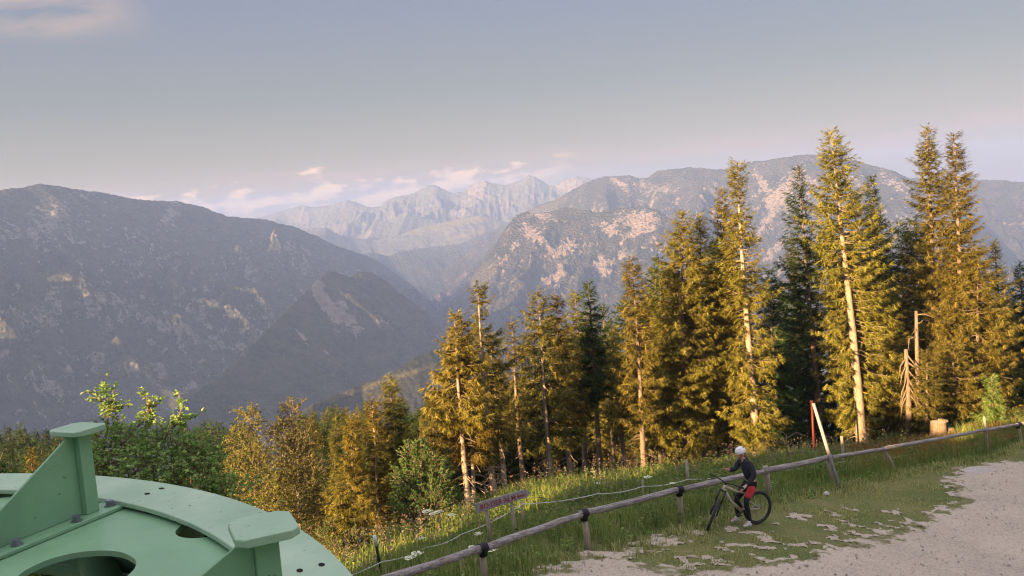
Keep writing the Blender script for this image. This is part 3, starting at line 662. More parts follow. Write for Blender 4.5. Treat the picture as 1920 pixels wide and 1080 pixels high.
        z += step * (0.55 + 0.5 * t) * r.uniform(0.8, 1.25) if t > 0.12 else step * 0.42
    # leader
    c_ = cx(1.0); Ps.append(np.array([[c_[0], c_[1], H * 0.965]] * 3)); Ds.append(np.array([[0.02, 0.0, 1], [-0.02, 0.02, 1], [0.0, -0.02, 1.0]])); a = r.uniform(0, 3, 3)
    Ss.append(np.stack([np.cos(a), np.sin(a), a * 0], -1)); Ls.append(np.full(3, H * 0.035)); Ws.append(np.full(3, 0.10)); Dr.append(np.zeros(3))
    cV, cF = quads(*(np.concatenate(x) for x in (Ps, Ds, Ss, Ls, Ws, Dr)))
    # dead lower stubs
    for i in range(stubs):
        zf = r.uniform(0.05, max(0.08, cs * 1.02)) if cs > 0.06 else r.uniform(0.02, 0.3); a = r.uniform(0, 6.28); L = r.uniform(0.25, 0.30 + 0.45 * R)
        c_ = cx(zf); zz_ = zf * H; s = np.array([0.0, 0.5, 1.0])
        wood.append((np.stack([c_[0] + cos(a) * L * s, c_[1] + sin(a) * L * s, zz_ + L * (-0.15 * s - 0.25 * s * s)], -1), 0.022))
    k0 = len(tV); WV = []; WF = []
    for pth, rad in wood:
        for j in range(3):
            rr = rad * (1, 0.65, 0.25)[j]
            for k in range(3):
                aa = 2.09 * k; WV.append((pth[j][0] + rr * cos(aa) * 0.8, pth[j][1] + rr * sin(aa) * 0.8, pth[j][2] + rr * sin(aa + 0.7)))
        for j in range(2):
            for k in range(3): WF.append((k0 + j * 3 + k, k0 + j * 3 + (k + 1) % 3, k0 + (j + 1) * 3 + (k + 1) % 3, k0 + (j + 1) * 3 + k))
        k0 += 9
    return (np.array(tV + WV), np.array(tF + WF)), (cV, cF)

def place_tree(name, label, td, cd, x, y, z, crown_mat, trunk_mat, group=None, cat='tree', rot=None, rz=0.0, scale=1.0):
    o = empty(name, (x, y, z), label=label, category=cat, group=group)
    tm = td if isinstance(td, bpy.types.Mesh) else mesh_np('trunk', td[0], td[1], True)
    cm = cd if isinstance(cd, bpy.types.Mesh) else mesh_np('crown', cd[0], cd[1], False)
    link('trunk', tm, trunk_mat, o); link('crown', cm, crown_mat, o)
    o.rotation_mode = 'QUATERNION'
    qz = Quaternion((0, 0, 1), rz); o.rotation_quaternion = (rot @ qz) if rot is not None else qz
    o.scale = (scale,) * 3
    return o, tm, cm

def hero(label, top, base, d, half, cfoot, kind='cone', m=None, bark=None, group='tall spruces along the forest edge', **kw):
    if bark is not None and 'gap' not in kw: kw['gap'] = (-1.75, 0.42, 0.0, 0.72)
    kw.setdefault('coarse', min(1.0, max(0.62, d / 46)))
    """a spruce found in the photograph: tip, foot and crown width give its real height and girth at its distance"""
    P = at(base[0], base[1], d); x, y = P[0], P[1]; z = float(gz(x, y))
    rt = ray(*top); Q = rt * (y / rt[1]); H = Q[2] - z
    lx = Q[0] - x; R = half * 0.88 * d / F; cs = max(0.02, min(0.8, (base[1] - cfoot) / (base[1] - top[1])))
    ax = Vector((lx, 0, H)).normalized(); rot = Vector((0, 0, 1)).rotation_difference(ax)
    td, cd = make_spruce(hypot(H, lx), R, cs, int(top[0] * 7 + top[1]), kind, **kw)
    return place_tree('spruce_tree', label, td, cd, x, y, z - 0.05, m or M_needle, bark or M_bark, group, rot=rot)

G_, K_ = M_needle_gold, M_needle_dark
hero('leftmost tall spruce with twin pale trunks and a pointed broad crown', (848, 584), (880, 958), 32, 54, 780, 'cone', M_needle_orange, M_bark_pale, stubs=34, dens=1.0, tr=0.13)
hero('thinner trunk rising close beside the leftmost tall spruce', (862, 592), (890, 950), 32.6, 50, 850, 'cone', M_needle_orange, M_bark_pale, stubs=20, dens=0.6, tr=0.08)
hero('slim spruce with a long bare pale trunk and a sparse flagged top', (889, 533), (927, 930), 33.5, 56, 840, 'ragged', M_needle, M_bark_pale, stubs=40, dens=0.62, side=(0.2, 0.25), tr=0.14, gap=(-1.6, 0.9, 0.3, 0.9))
hero('thin dark spire behind the sign showing between two fuller spruces', (958, 600), (983, 905), 40, 30, 760, 'ragged', M_needle, M_bark, stubs=20, dens=0.7)
hero('bushy spruce whose bare golden trunk ends just right of the sign tip', (1003, 543), (1036, 915), 38, 66, 800, 'cone', M_needle, M_bark_pale, stubs=26, dens=0.85, tr=0.13)
hero('left one of three close spruce tips standing right of the sign', (1050, 550), (1072, 922), 39, 42, 790, 'column', M_needle_orange, M_bark_pale, stubs=26, dens=0.9, tr=0.13)
hero('middle one of the three close spruce tips right of the sign', (1072, 545), (1098, 905), 42, 38, 760, 'column', M_needle, stubs=20)
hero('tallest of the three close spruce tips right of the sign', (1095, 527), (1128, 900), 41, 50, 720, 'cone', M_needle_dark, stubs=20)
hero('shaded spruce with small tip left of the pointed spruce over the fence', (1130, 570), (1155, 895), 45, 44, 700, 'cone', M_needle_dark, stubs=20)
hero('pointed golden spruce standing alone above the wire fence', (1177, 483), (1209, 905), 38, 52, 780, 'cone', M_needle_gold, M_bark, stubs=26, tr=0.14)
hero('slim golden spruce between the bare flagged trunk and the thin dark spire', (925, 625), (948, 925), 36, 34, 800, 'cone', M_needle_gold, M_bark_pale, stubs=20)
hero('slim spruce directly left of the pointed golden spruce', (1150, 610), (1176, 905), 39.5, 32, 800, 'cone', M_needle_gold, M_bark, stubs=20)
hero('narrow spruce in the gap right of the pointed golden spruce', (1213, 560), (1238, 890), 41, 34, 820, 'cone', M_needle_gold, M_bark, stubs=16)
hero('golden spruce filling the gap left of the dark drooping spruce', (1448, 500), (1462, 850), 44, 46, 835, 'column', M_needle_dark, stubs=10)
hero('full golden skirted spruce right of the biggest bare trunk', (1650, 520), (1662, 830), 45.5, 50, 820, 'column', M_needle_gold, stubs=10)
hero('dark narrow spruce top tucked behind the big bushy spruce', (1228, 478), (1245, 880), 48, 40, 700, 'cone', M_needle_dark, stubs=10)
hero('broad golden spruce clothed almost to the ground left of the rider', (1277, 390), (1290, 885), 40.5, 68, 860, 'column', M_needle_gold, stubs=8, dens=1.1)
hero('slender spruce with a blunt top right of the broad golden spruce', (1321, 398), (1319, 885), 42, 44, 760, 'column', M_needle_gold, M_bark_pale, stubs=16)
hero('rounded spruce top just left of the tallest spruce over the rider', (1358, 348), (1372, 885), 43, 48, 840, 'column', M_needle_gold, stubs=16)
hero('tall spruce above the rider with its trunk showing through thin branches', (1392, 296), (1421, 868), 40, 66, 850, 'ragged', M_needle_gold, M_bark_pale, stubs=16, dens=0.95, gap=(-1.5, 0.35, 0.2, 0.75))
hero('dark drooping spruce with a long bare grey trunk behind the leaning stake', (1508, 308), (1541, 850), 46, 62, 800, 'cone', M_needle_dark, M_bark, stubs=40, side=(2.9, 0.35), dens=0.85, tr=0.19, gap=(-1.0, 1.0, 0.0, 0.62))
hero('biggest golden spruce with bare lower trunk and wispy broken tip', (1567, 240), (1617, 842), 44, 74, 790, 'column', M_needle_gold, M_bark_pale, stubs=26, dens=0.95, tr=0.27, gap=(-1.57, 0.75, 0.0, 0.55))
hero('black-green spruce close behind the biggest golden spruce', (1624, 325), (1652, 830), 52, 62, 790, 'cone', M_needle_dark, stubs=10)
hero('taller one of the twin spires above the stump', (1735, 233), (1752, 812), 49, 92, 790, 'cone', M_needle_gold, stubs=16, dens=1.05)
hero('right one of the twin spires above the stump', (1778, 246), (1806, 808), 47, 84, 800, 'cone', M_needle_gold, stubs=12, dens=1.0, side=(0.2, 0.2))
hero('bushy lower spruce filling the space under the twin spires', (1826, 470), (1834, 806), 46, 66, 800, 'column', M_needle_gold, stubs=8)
hero('reddish thin spire right of the twin spires', (1868, 446), (1884, 782), 54, 40, 770, 'cone', M_needle, stubs=8)
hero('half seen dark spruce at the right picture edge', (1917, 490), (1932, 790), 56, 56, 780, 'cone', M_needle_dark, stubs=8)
hero('low bushy spruce hiding the foot of the snapped trunk', (1735, 650), (1738, 826), 41.6, 34, 822, 'column', M_needle, stubs=6)
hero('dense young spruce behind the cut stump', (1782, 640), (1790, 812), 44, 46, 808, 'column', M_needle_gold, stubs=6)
hero('bright young spruce standing alone by the fence at the right', (1860, 704), (1863, 800), 41, 27, 796, 'cone', M_grass, stubs=0, coarse=0.55, group='young spruces')
hero('regular dark pyramid spruce standing above the slope wood', (735, 706), (768, 1010), 34, 62, 960, 'cone', M_needle, stubs=10)
hero('golden narrow spruce left of the dark pyramid spruce', (692, 748), (712, 1010), 32, 40, 985, 'cone', M_needle_gold, M_bark_pale, stubs=10)
hero('golden bushy spruce above the end of the green flange', (655, 782), (660, 1030), 29, 38, 1015, 'cone', M_needle_orange, stubs=10)
hero('young golden spruce between the pyramid spruce and the twin trunks', (805, 742), (822, 985), 38, 40, 930, 'cone', M_needle, stubs=16)
hero('low golden spruce standing behind the black post', (640, 900), (655, 1055), 25, 50, 1050, 'cone', M_needle_gold, stubs=4)

# background wood: shared builds
protos = []
for i in range(6):
    H = (13, 14, 15, 12, 14, 16)[i]; td, cd = make_spruce(H, (2.1, 1.7, 2.4, 1.9, 2.0, 1.8)[i], (0.10, 0.18, 0.08, 0.05, 0.25, 0.3)[i], 900 + i, ('cone', 'column')[i % 2], coarse=1.45, leafw=1.35, stubs=6)
    protos.append((mesh_np('trunk', *td, True), mesh_np('crown', *cd, False), H))
    protos[-1][0].materials.append(M_bark); protos[-1][1].materials.append(M_needle_dark if i % 2 else M_needle)
dprotos = []
for tm_, cm_, H_ in protos:
    c2 = cm_.copy(); c2.materials.clear(); c2.materials.append(M_needle_dark); dprotos.append((tm_, c2, H_))  # crowns swapped to the needle copy with shade in its colour
def wood(lst, name, label, group, crown=None):
    for (px, top, d, pi_) in lst:
        tm, cm, H0 = (dprotos if crown else protos)[pi_ % 6]; P = at(px, 800, d); z = float(gz(P[0], P[1]))
        rt = ray(px, top); Q = rt * (P[1] / rt[1]); H = max(2.0, Q[2] - z)
        o, _, _ = place_tree(name, label, tm, cm, Q[0], P[1], z - 0.1, None, None, group, rz=U(0, 6.28), scale=H / H0)
        if crown or 'pointed' in label or 'sky' in label: o.scale = (H / H0 * 0.68, H / H0 * 0.68, H / H0)
rb = random.Random(4)
# dark trees standing inside the wood behind the first row
lst = [(px + rb.uniform(-9, 9), tp + rb.uniform(-15, 25), rb.uniform(52, 62), rb.randrange(6)) for px, tp in
       ((845, 650), (905, 600), (930, 640), (870, 680), (985, 600), (1020, 590), (1065, 585), (1110, 575), (1140, 600), (1165, 560), (1200, 540), (1235, 500), (1260, 480), (1305, 450), (1335, 440), (965, 690), (1010, 640), (1040, 640), (1085, 620), (1115, 620), (1150, 600), (1190, 590), (1215, 560), (1250, 540), (1300, 520), (1345, 480), (1440, 560), (1465, 500), (1490, 470), (1545, 430), (1590, 430),
        (1605, 420), (1645, 400), (1665, 470), (1690, 430), (1715, 400), (1800, 400), (1850, 520), (1890, 560), (1905, 540), (1930, 540), (1960, 480), (1990, 450))]
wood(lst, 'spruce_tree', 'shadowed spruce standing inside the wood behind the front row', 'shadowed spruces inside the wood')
# the slope wood in the middle distance, stand by stand
stands = [((590, 830, 772, 815, 44, 52, 14), 'pointed golden young spruce between the feathery trees and the tall trunks', 'pointed young spruces left of the tall trunks', 0),
          ((600, 840, 815, 870, 34, 42, 12), 'low pointed spruce in front of the pyramid spruce and above the meadow', 'low pointed spruces above the meadow', 0),
          ((400, 600, 830, 880, 33, 40, 8), 'low pointed spruce at the foot of the feathery golden trees', 'low spruces below the feathery trees', 0),
          ((560, 700, 752, 775, 75, 110, 18), 'small spruce on the skyline of the slope wood left of the pyramid spruce', 'skyline row of the slope wood', 0),
          ((570, 720, 765, 800, 58, 75, 14), 'golden tinged spruce just below the skyline row of the slope wood', 'second row of the slope wood', 0),
          ((740, 830, 740, 775, 62, 90, 9), 'small spruce between the pyramid spruce and the twin pale trunks', 'spruces right of the pyramid spruce', 0),
          ((520, 640, 775, 830, 44, 58, 9), 'half hidden spruce behind the feathery golden trees', 'spruces behind the golden trees', 0),
          ((330, 470, 785, 810, 95, 130, 20), 'distant dark spruce tip between the leafy tree and the golden trees', 'distant tips behind the leafy tree', 1),
          ((330, 480, 800, 840, 65, 90, 10), 'nearer dark spruce between the leafy tree and the golden trees', 'dark spruces behind the leafy tree', 1),
          ((780, 960, 740, 800, 50, 60, 12), 'shaded spruce filling the gaps behind the leftmost tall trunks', 'fill behind the leftmost trunks', 1),
          ((-60, 180, 790, 822, 105, 150, 26), 'dark spruce tip on the far skyline of the wood beyond the wheel', 'skyline row beyond the green wheel', 1),
          ((-60, 170, 812, 835, 90, 115, 22), 'dark spruce in the middle rows of the wood beyond the wheel', 'middle rows beyond the green wheel', 1),
          ((-50, 190, 830, 868, 62, 88, 16), 'larger dark spruce just above the wheel rim at the far left', 'front row beyond the green wheel', 1)]
for (x0, x1, t0, t1, d0, d1, n), lab_, grp_, dk in stands:
    wood([(x0 + (x1 - x0) * (k + rb.uniform(0.05, 0.95)) / n, rb.uniform(t0, t1), rb.uniform(d0, d1), rb.randrange(6)) for k in range(n)], 'spruce_tree', lab_, grp_, dk)
hero('small golden spruce lit among the dark trees left of the bracket', (62, 835), (62, 960), 48, 26, 950, 'cone', M_needle_gold, stubs=2, coarse=1.2, group='young spruces')

# snags and stumps
def snag(label, base, top, d, r0, branches, m=M_deadwood):
    P = at(*base, d); z = float(gz(P[0], P[1])); rt = ray(*top); Q = rt * (P[1] / rt[1]); o = empty('dead_tree', (P[0], P[1], z - 0.1), label=label, category='dead tree')
    e = Vector((Q[0] - P[0], 0, Q[2] - z + 0.1)); b = MB(); b.tube([(0, 0, 0), e * 0.35 + Vector((0.04, 0, 0)), e * 0.7, e], [r0 * 1.25, r0, r0 * 0.85, r0 * 0.6], 9, jit=0.12); b.build('trunk', m, o, True)
    for (zf, dx, dz, dx2, dz2, rr) in branches:
        s = e * zf; MB().tube([s, s + Vector((dx * 0.5, -0.1, dz * 0.5)), s + Vector((dx, -0.2, dz)), s + Vector((dx + dx2, -0.25, dz + dz2))], [rr, rr * 0.8, rr * 0.6, rr * 0.25], 6, jit=0.1).build('branch', m, o, True)
    return o
rs = random.Random(9)
snag('snapped dead trunk with a bare white branch pointing right', (1722, 822), (1718, 583), 42.6, 0.12, [(0.97, 0.30, 0.04, 0.55, -0.28, 0.04), (0.90, 0.12, 0.1, 0.1, 0.12, 0.03), (0.86, -0.15, 0.02, -0.2, -0.2, 0.025), (0.80, -0.45, 0.0, -0.12, -0.75, 0.04), (0.55, 0.4, 0.1, 0.2, -0.2, 0.03)])
snag('shredded reddish snag with hanging splinters beside the snapped trunk', (1704, 824), (1699, 655), 42.3, 0.14, [(0.95 - 0.04 * i, (-1) ** i * rs.uniform(0.15, 0.4), -rs.uniform(0.3, 0.7), (-1) ** i * 0.15, -rs.uniform(0.4, 0.8), 0.045) for i in range(12)])
snag('thin dead stem with curved bare twigs in the brush behind the rider', (1476, 868), (1474, 815), 31, 0.03, [(0.9, 0.3, 0.25, 0.35, -0.15, 0.02), (0.7, -0.35, 0.3, -0.3, -0.1, 0.02), (0.5, 0.4, 0.1, 0.4, -0.2, 0.02), (0.98, -0.2, 0.2, -0.2, -0.3, 0.015)])
snag('bare branching stem left of the twin pale trunks', (815, 905), (811, 845), 33, 0.04, [(0.9, -0.3, 0.2, -0.1, 0.2, 0.02), (0.7, 0.3, 0.15, 0.15, 0.1, 0.02), (0.5, -0.35, 0.05, -0.2, 0.0, 0.02)])
M_cut = mat('cut_wood', (0.62, 0.46, 0.30), (0.5, 0.36, 0.24), 0.8, 12, bstr=0.2)
P = at(1760, 820, 40); z = float(gz(P[0], P[1])); st = empty('tree_stump', (P[0], P[1], z), label='pale cut tree stump behind the rail under the twin spires', category='stump')
MB().lathe([(0.0, -0.2), (0.52, -0.2), (0.43, 0.06), (0.355, 0.25), (0.34, 0.74), (0.33, 0.76)], n=18).build('trunk', M_deadwood, st, True)
MB().lathe([(0.33, 0.762), (0.0, 0.775)], n=18).build('cut_face', M_cut, st)
MB().box((0.24, 0.03, 0.80), (0.18, 0.42, 0.10), Matrix.Rotation(0.3, 3, 'Z')).build('splinter', M_deadwood, st, bevel=0.01)
P = at(1783, 822, 40); z = float(gz(P[0], P[1])); st = empty('tree_stump', (P[0], P[1], z), label='small squarish cut block beside the large stump', category='stump')
MB().lathe([(0.0, -0.1), (0.17, -0.1), (0.15, 0.36), (0.145, 0.38), (0.0, 0.385)], n=8).build('trunk', M_deadwood, st)

# ------------------------------------------------------------------ leafy trees and bushes
def leafy(name, label, base, limbs, nshoot, leaf, m, d=16, cat='tree', seed=1, spread=0.45, bark=None, group=None, lrange=(0.5, 1.1), trunk_r=0.06, leaders=()):
    """limbs: list of (px,py,depth,radius_px) crown lumps; leaders: (px,py,depth) shoots sticking out on top"""
    r = np.random.default_rng(seed); bx, by = base if len(base) == 2 else tuple(at(*base)[:2]); bz = float(gz(bx, by)); o = empty(name, (bx, by, bz - 0.1), label=label, category=cat, group=group)
    org = Vector((bx, by, bz - 0.1)); tb = MB(); Ps = []; Ds = []; Ls = []
    cents = [Vector(at(a, b_, c_)) - org for a, b_, c_, _ in limbs]; rads = [q_[3] * q_[2] / F for q_ in limbs]
    top_c = max(cents, key=lambda q_: q_.z) * 1.0; tb.tube([Vector((0, 0, 0)), top_c * 0.5 + Vector((0.05, 0, 0)), top_c], [trunk_r, trunk_r * 0.7, trunk_r * 0.25], 8)
    def leaves(p0, p1, sag=0.0):
        L = (p1 - p0).length; n = max(4, int(L / (leaf * 0.42))); s = r.uniform(0.15, 1.0, n)
        a = np.array(p0); b2 = np.array(p1); P_ = a + (b2 - a) * s[:, None]; P_[:, 2] -= sag * s * (1 - s)
        D = r.normal(0, 1, (n, 3)) + np.array((b2 - a) / (L + 1e-6)) * 0.8; D[:, 2] = D[:, 2] * 0.55 + 0.05; D /= np.linalg.norm(D, axis=1)[:, None]
        Ps.append(P_); Ds.append(D); Ls.append(leaf * r.uniform(0.6, 1.25, n))
    for c_, rd in zip(cents, rads):
        f_ = min(1.0, max(0.15, (c_.z - 0.9 * hypot(c_.x - top_c.x, c_.y - top_c.y)) / top_c.z)); s0 = top_c * f_
        tb.tube([s0, s0.lerp(c_, 0.5) + Vector((0, 0, -0.08)), c_], [trunk_r * 0.6 * (1.1 - f_), trunk_r * 0.35, trunk_r * 0.2], 6)
        k = int(nshoot * (rd / sum(rads)))
        for _ in range(k):
            v = Vector(r.normal(0, 1, 3)); v.normalize(); s = r.uniform(0.2, 0.95) ** 0.6; p0 = c_ + Vector((v.x, v.y, v.z)) * rd * s * 0.75
            dv = (v + Vector((0, 0, 0.55)) + Vector(r.normal(0, spread, 3))).normalized(); L = rd * r.uniform(*lrange) * 0.6
            p1 = p0 + dv * L; tb.tube([p0, p1], [0.008, 0.003], 3, cap=False); leaves(p0, p1, 0.05)
    for (a, b_, c_) in leaders:
        tip = Vector(at(a, b_, c_)) - org; c0_ = min(cents, key=lambda q_: (q_ - tip).length); tb.tube([c0_, c0_.lerp(tip, 0.5) + Vector((0.04, 0, 0)), tip], [0.018, 0.012, 0.004], 5)
        for k in range(9):
            p0 = c0_.lerp(tip, r.uniform(0.35, 1.0)); dv = Vector(r.normal(0, 1, 3)); dv.z = abs(dv.z) * 0.5; p1 = p0 + dv.normalized() * r.uniform(0.08, 0.26); tb.tube([p0, p1], [0.006, 0.002], 3, cap=False); leaves(p0, p1)
        leaves(c0_.lerp(tip, 0.3), tip)
    P_ = np.concatenate(Ps); D = np.concatenate(Ds); L = np.concatenate(Ls); n = len(P_)
    S = np.cross(D, np.array([0, 0, 1.0]) + r.normal(0, 0.45, (n, 3))); S /= np.linalg.norm(S, axis=1)[:, None] + 1e-9; N = np.cross(S, D)
    wd = (L * 0.36)[:, None]; fold = N * (L * 0.12)[:, None]
    A = P_; B = P_ + D * (L * 0.5)[:, None] + S * wd + fold; C_ = P_ + D * L[:, None] - N * (L * 0.10)[:, None]; E_ = P_ + D * (L * 0.5)[:, None] - S * wd + fold
    V = np.stack([A, B, C_, E_], 1).reshape(-1, 3); k = (np.arange(n) * 4)[:, None]; Fc = np.concatenate([k + np.array([[0, 1, 2]]), k + np.array([[0, 2, 3]])])
    tb.build('trunk', bark or M_bark, o); link('crown', mesh_np('crown', V, Fc), m, o)
    return o

leafy('broadleaf_tree', 'green leafy tree with three upright shoots behind the wheel rim', (-8.2, 14.5),
      [(200, 822, 16, 38), (250, 825, 16.5, 38), (300, 838, 16, 42), (350, 848, 16.5, 40), (230, 850, 15.5, 60), (310, 860, 15.5, 65), (380, 860, 16, 50), (180, 870, 15.5, 45), (270, 910, 15, 70), (370, 910, 15.5, 65), (430, 930, 15.5, 50), (200, 960, 15, 80), (330, 980, 15, 80),
       (203, 770, 16, 20), (275, 782, 16, 17), (336, 788, 16, 15)],
      1500, 0.085, M_leaf, seed=5, leaders=[(192, 716, 16), (212, 728, 16), (168, 732, 16), (273, 736, 16), (284, 746, 16), (336, 738, 16), (240, 758, 16), (370, 780, 16.5)])
leafy('broadleaf_bush', 'green bush whose leaves show through the wheel cutouts', (-5.2, 7.5), [(40, 1010, 8.0, 110), (130, 1075, 7.5, 120), (230, 1090, 7.5, 110), (-60, 960, 8.5, 110), (0, 905, 9.5, 30)], 420, 0.09, M_leaf_dark, seed=6, cat='bush')
leafy('broadleaf_bush', 'dark green bush left of the twin pale trunks', (-3.4, 25.5), [(770, 850, 27, 26), (800, 870, 27, 32), (770, 900, 27, 42), (820, 905, 27, 36), (760, 945, 26.5, 36), (810, 945, 26.5, 44), (850, 930, 27, 20), (790, 835, 27, 16)], 900, 0.085, M_leaf_dark, seed=8, cat='bush')
leafy('larch_tree', 'feathery golden tree left of centre with curling top shoots', (475, 1040, 28.5), [(470, 790, 29, 26), (455, 830, 29, 34), (480, 870, 28.5, 44), (440, 890, 28.5, 36), (485, 930, 28, 50), (500, 975, 27.5, 46)], 1000, 0.07, M_larch, seed=11, leaders=[(437, 765, 29), (470, 752, 29), (452, 770, 29), (405, 850, 28.5), (412, 835, 28.5)])
leafy('larch_tree', 'feathery golden tree with a thin pale stem above the flange cap', (565, 1060, 29.5), [(545, 775, 30, 24), (530, 815, 30, 34), (565, 830, 30, 32), (550, 870, 29.5, 48), (590, 890, 29.5, 34), (560, 930, 29, 50), (560, 985, 28.5, 46), (610, 960, 29, 30)], 1100, 0.07, M_larch, seed=12, bark=M_bark_pale, leaders=[(548, 744, 30), (525, 762, 30), (575, 745, 30), (505, 790, 30)])
leafy('broadleaf_bush', 'yellowish bush at the edge of the meadow below the golden spruces', (-4.8, 24.5), [(640, 985, 25, 26), (620, 1010, 24.5, 34), (665, 1015, 24.5, 30), (640, 1045, 24, 34)], 420, 0.06, M_weed, seed=13, cat='bush')
#MARK_NEAR

# ------------------------------------------------------------------ green ropeway return wheel below the camera
WC = np.array([-3.24, 1.45]); ZF = -1.10; ZW = -1.135; RO, RI = 2.95, 2.70
wh = empty('ropeway_wheel', (WC[0], WC[1], ZW), label='big green painted steel ropeway wheel filling the bottom left corner', category='ropeway wheel')
def wl(p): return (p[0] - WC[0], p[1] - WC[1])
def annulus(b, ri, ro, z0, z1, n=160):
    V = []; Fc = []
    for k in range(n):
        a = 2 * pi * k / n
        for rr, z in ((ri, z1), (ro, z1), (ro, z0), (ri, z0)): V.append((rr * cos(a), rr * sin(a), z))
    for k in range(n):
        a, c_ = k * 4, ((k + 1) % n) * 4
        for j in range(4): Fc.append((a + j, a + (j + 1) % 4, c_ + (j + 1) % 4, c_ + j))
    b.add(V, Fc); return b
fl = annulus(MB(), RI, RO, ZF - ZW - 0.022, ZF - ZW).build('rim_flange', M_green_sky, wh, bevel=0.004)
annulus(MB(), RI + 0.085, RI + 0.10, -0.34, ZF - ZW - 0.024, 160).build('rim_wall', M_green, wh)
annulus(MB(), RI + 0.02, RO + 0.01, -0.37, -0.345, 160).build('lower_flange', M_green, wh)
hb_ = [(33.6, 1080), (53, 1066), (94, 1048), (140, 1036.5), (187.5, 1032), (226.5, 1035), (250, 1046), (254.7, 1054), (252, 1066), (236, 1082), (215, 1100), (170, 1125), (110, 1140), (50, 1140), (20, 1120), (18, 1095)]
def rounded(P_, k=4):
    P_ = np.array(P_); o_ = []; n_ = len(P_)
    for i in range(n_):
        a, b_, c_, d_ = P_[i - 1], P_[i], P_[(i + 1) % n_], P_[(i + 2) % n_]
        for j in range(k):
            t_ = j / k; o_.append(tuple(0.5 * (2 * b_ + (c_ - a) * t_ + (2 * a - 5 * b_ + 4 * c_ - d_) * t_ * t_ + (3 * b_ - a - 3 * c_ + d_) * t_ ** 3)))
    return o_
big = rounded([wl(onz(*p, ZW)) for p in hb_])
hA = [wl(onz(*p, ZW)) for p in [(-110, 963), (0, 953), (40, 942), (75, 928), (60, 955), (30, 990), (8, 1020), (-40, 1034), (-110, 1040)]]
hB = [wl(onz(*p, ZW)) for p in [(-110, 925), (0, 919), (60, 920), (100, 922), (85, 925), (55, 925), (0, 934), (-110, 944)]]
sc_ = onz(394, 986, ZW); sr_ = np.hypot(*(np.array(onz(331, 993, ZW)) - sc_)[:2]); small = [(sc_[0] - WC[0] + sr_ * cos(a), sc_[1] - WC[1] + sr_ * sin(a)) for a in np.linspace(0, 2 * pi, 33)[:-1]]
N_ = 120; ring = [((RI + 0.235) * cos(2 * pi * k / N_), (RI + 0.235) * sin(2 * pi * k / N_)) for k in range(N_)]
hubhole = [(0.75 * cos(2 * pi * k / 40), 0.75 * sin(2 * pi * k / 40)) for k in range(40)]
MB().prism(ring, -0.022, 0, [big, hA, hB, small, hubhole]).build('web_plate', M_green, wh, bevel=0.003)
MB().lathe([(0.0, 0.16), (0.35, 0.16), (0.36, 0.02), (0.9, 0.01), (0.9, -0.03), (0.38, -0.04), (0.38, -0.5), (0.0, -0.5)], n=40).build('hub', M_green, wh, True)
MB().lathe([(0.0, -0.5), (0.30, -0.5), (0.30, -7.5), (0.45, -7.6), (0.45, -8.0), (0.0, -8.0)], n=28).build('support_column', M_green, wh, True)
p0 = onz(168, 1030, -1.46); p1 = onz(205, 1110, -1.46)
d_ = (p1 - p0) / np.linalg.norm(p1 - p0); a_ = p0 - d_ * 0.5; b_ = p1 + d_ * 1.4
MB().tube([(a_[0] - WC[0], a_[1] - WC[1], a_[2] - ZW), (b_[0] - WC[0], b_[1] - WC[1], b_[2] - ZW)], 0.075, 18).build('brace_tube', M_green, wh, True)
# black ovals laid on the flange in pairs for the dark of bolt holes
for (px, py) in ((276, 926), (303, 916), (562, 1070), (603, 1059), (403, 989)):
    if px == 403: P = onz(px, py, -1.17)
    else: P = onz(px, py, ZF)
    l_ = wl(P); a = atan2(l_[1], l_[0]); M = Matrix.Rotation(a, 3, 'Z')
    if px == 403: rr = RI + 0.0835; MB().box((rr * cos(a), rr * sin(a), -0.055), (0.004, 0.018, 0.028), M).build('bolt_hole_dark', M_hole, wh)
    else: MB().prism([(l_[0] + (M @ Vector((0.010 * cos(t_), 0.016 * sin(t_), 0)))[0], l_[1] + (M @ Vector((0.010 * cos(t_), 0.016 * sin(t_), 0)))[1]) for t_ in np.linspace(0, 2 * pi, 13)[:-1]], ZF - ZW - 0.001, ZF - ZW + 0.0015).build('bolt_hole_dark', M_hole, wh)
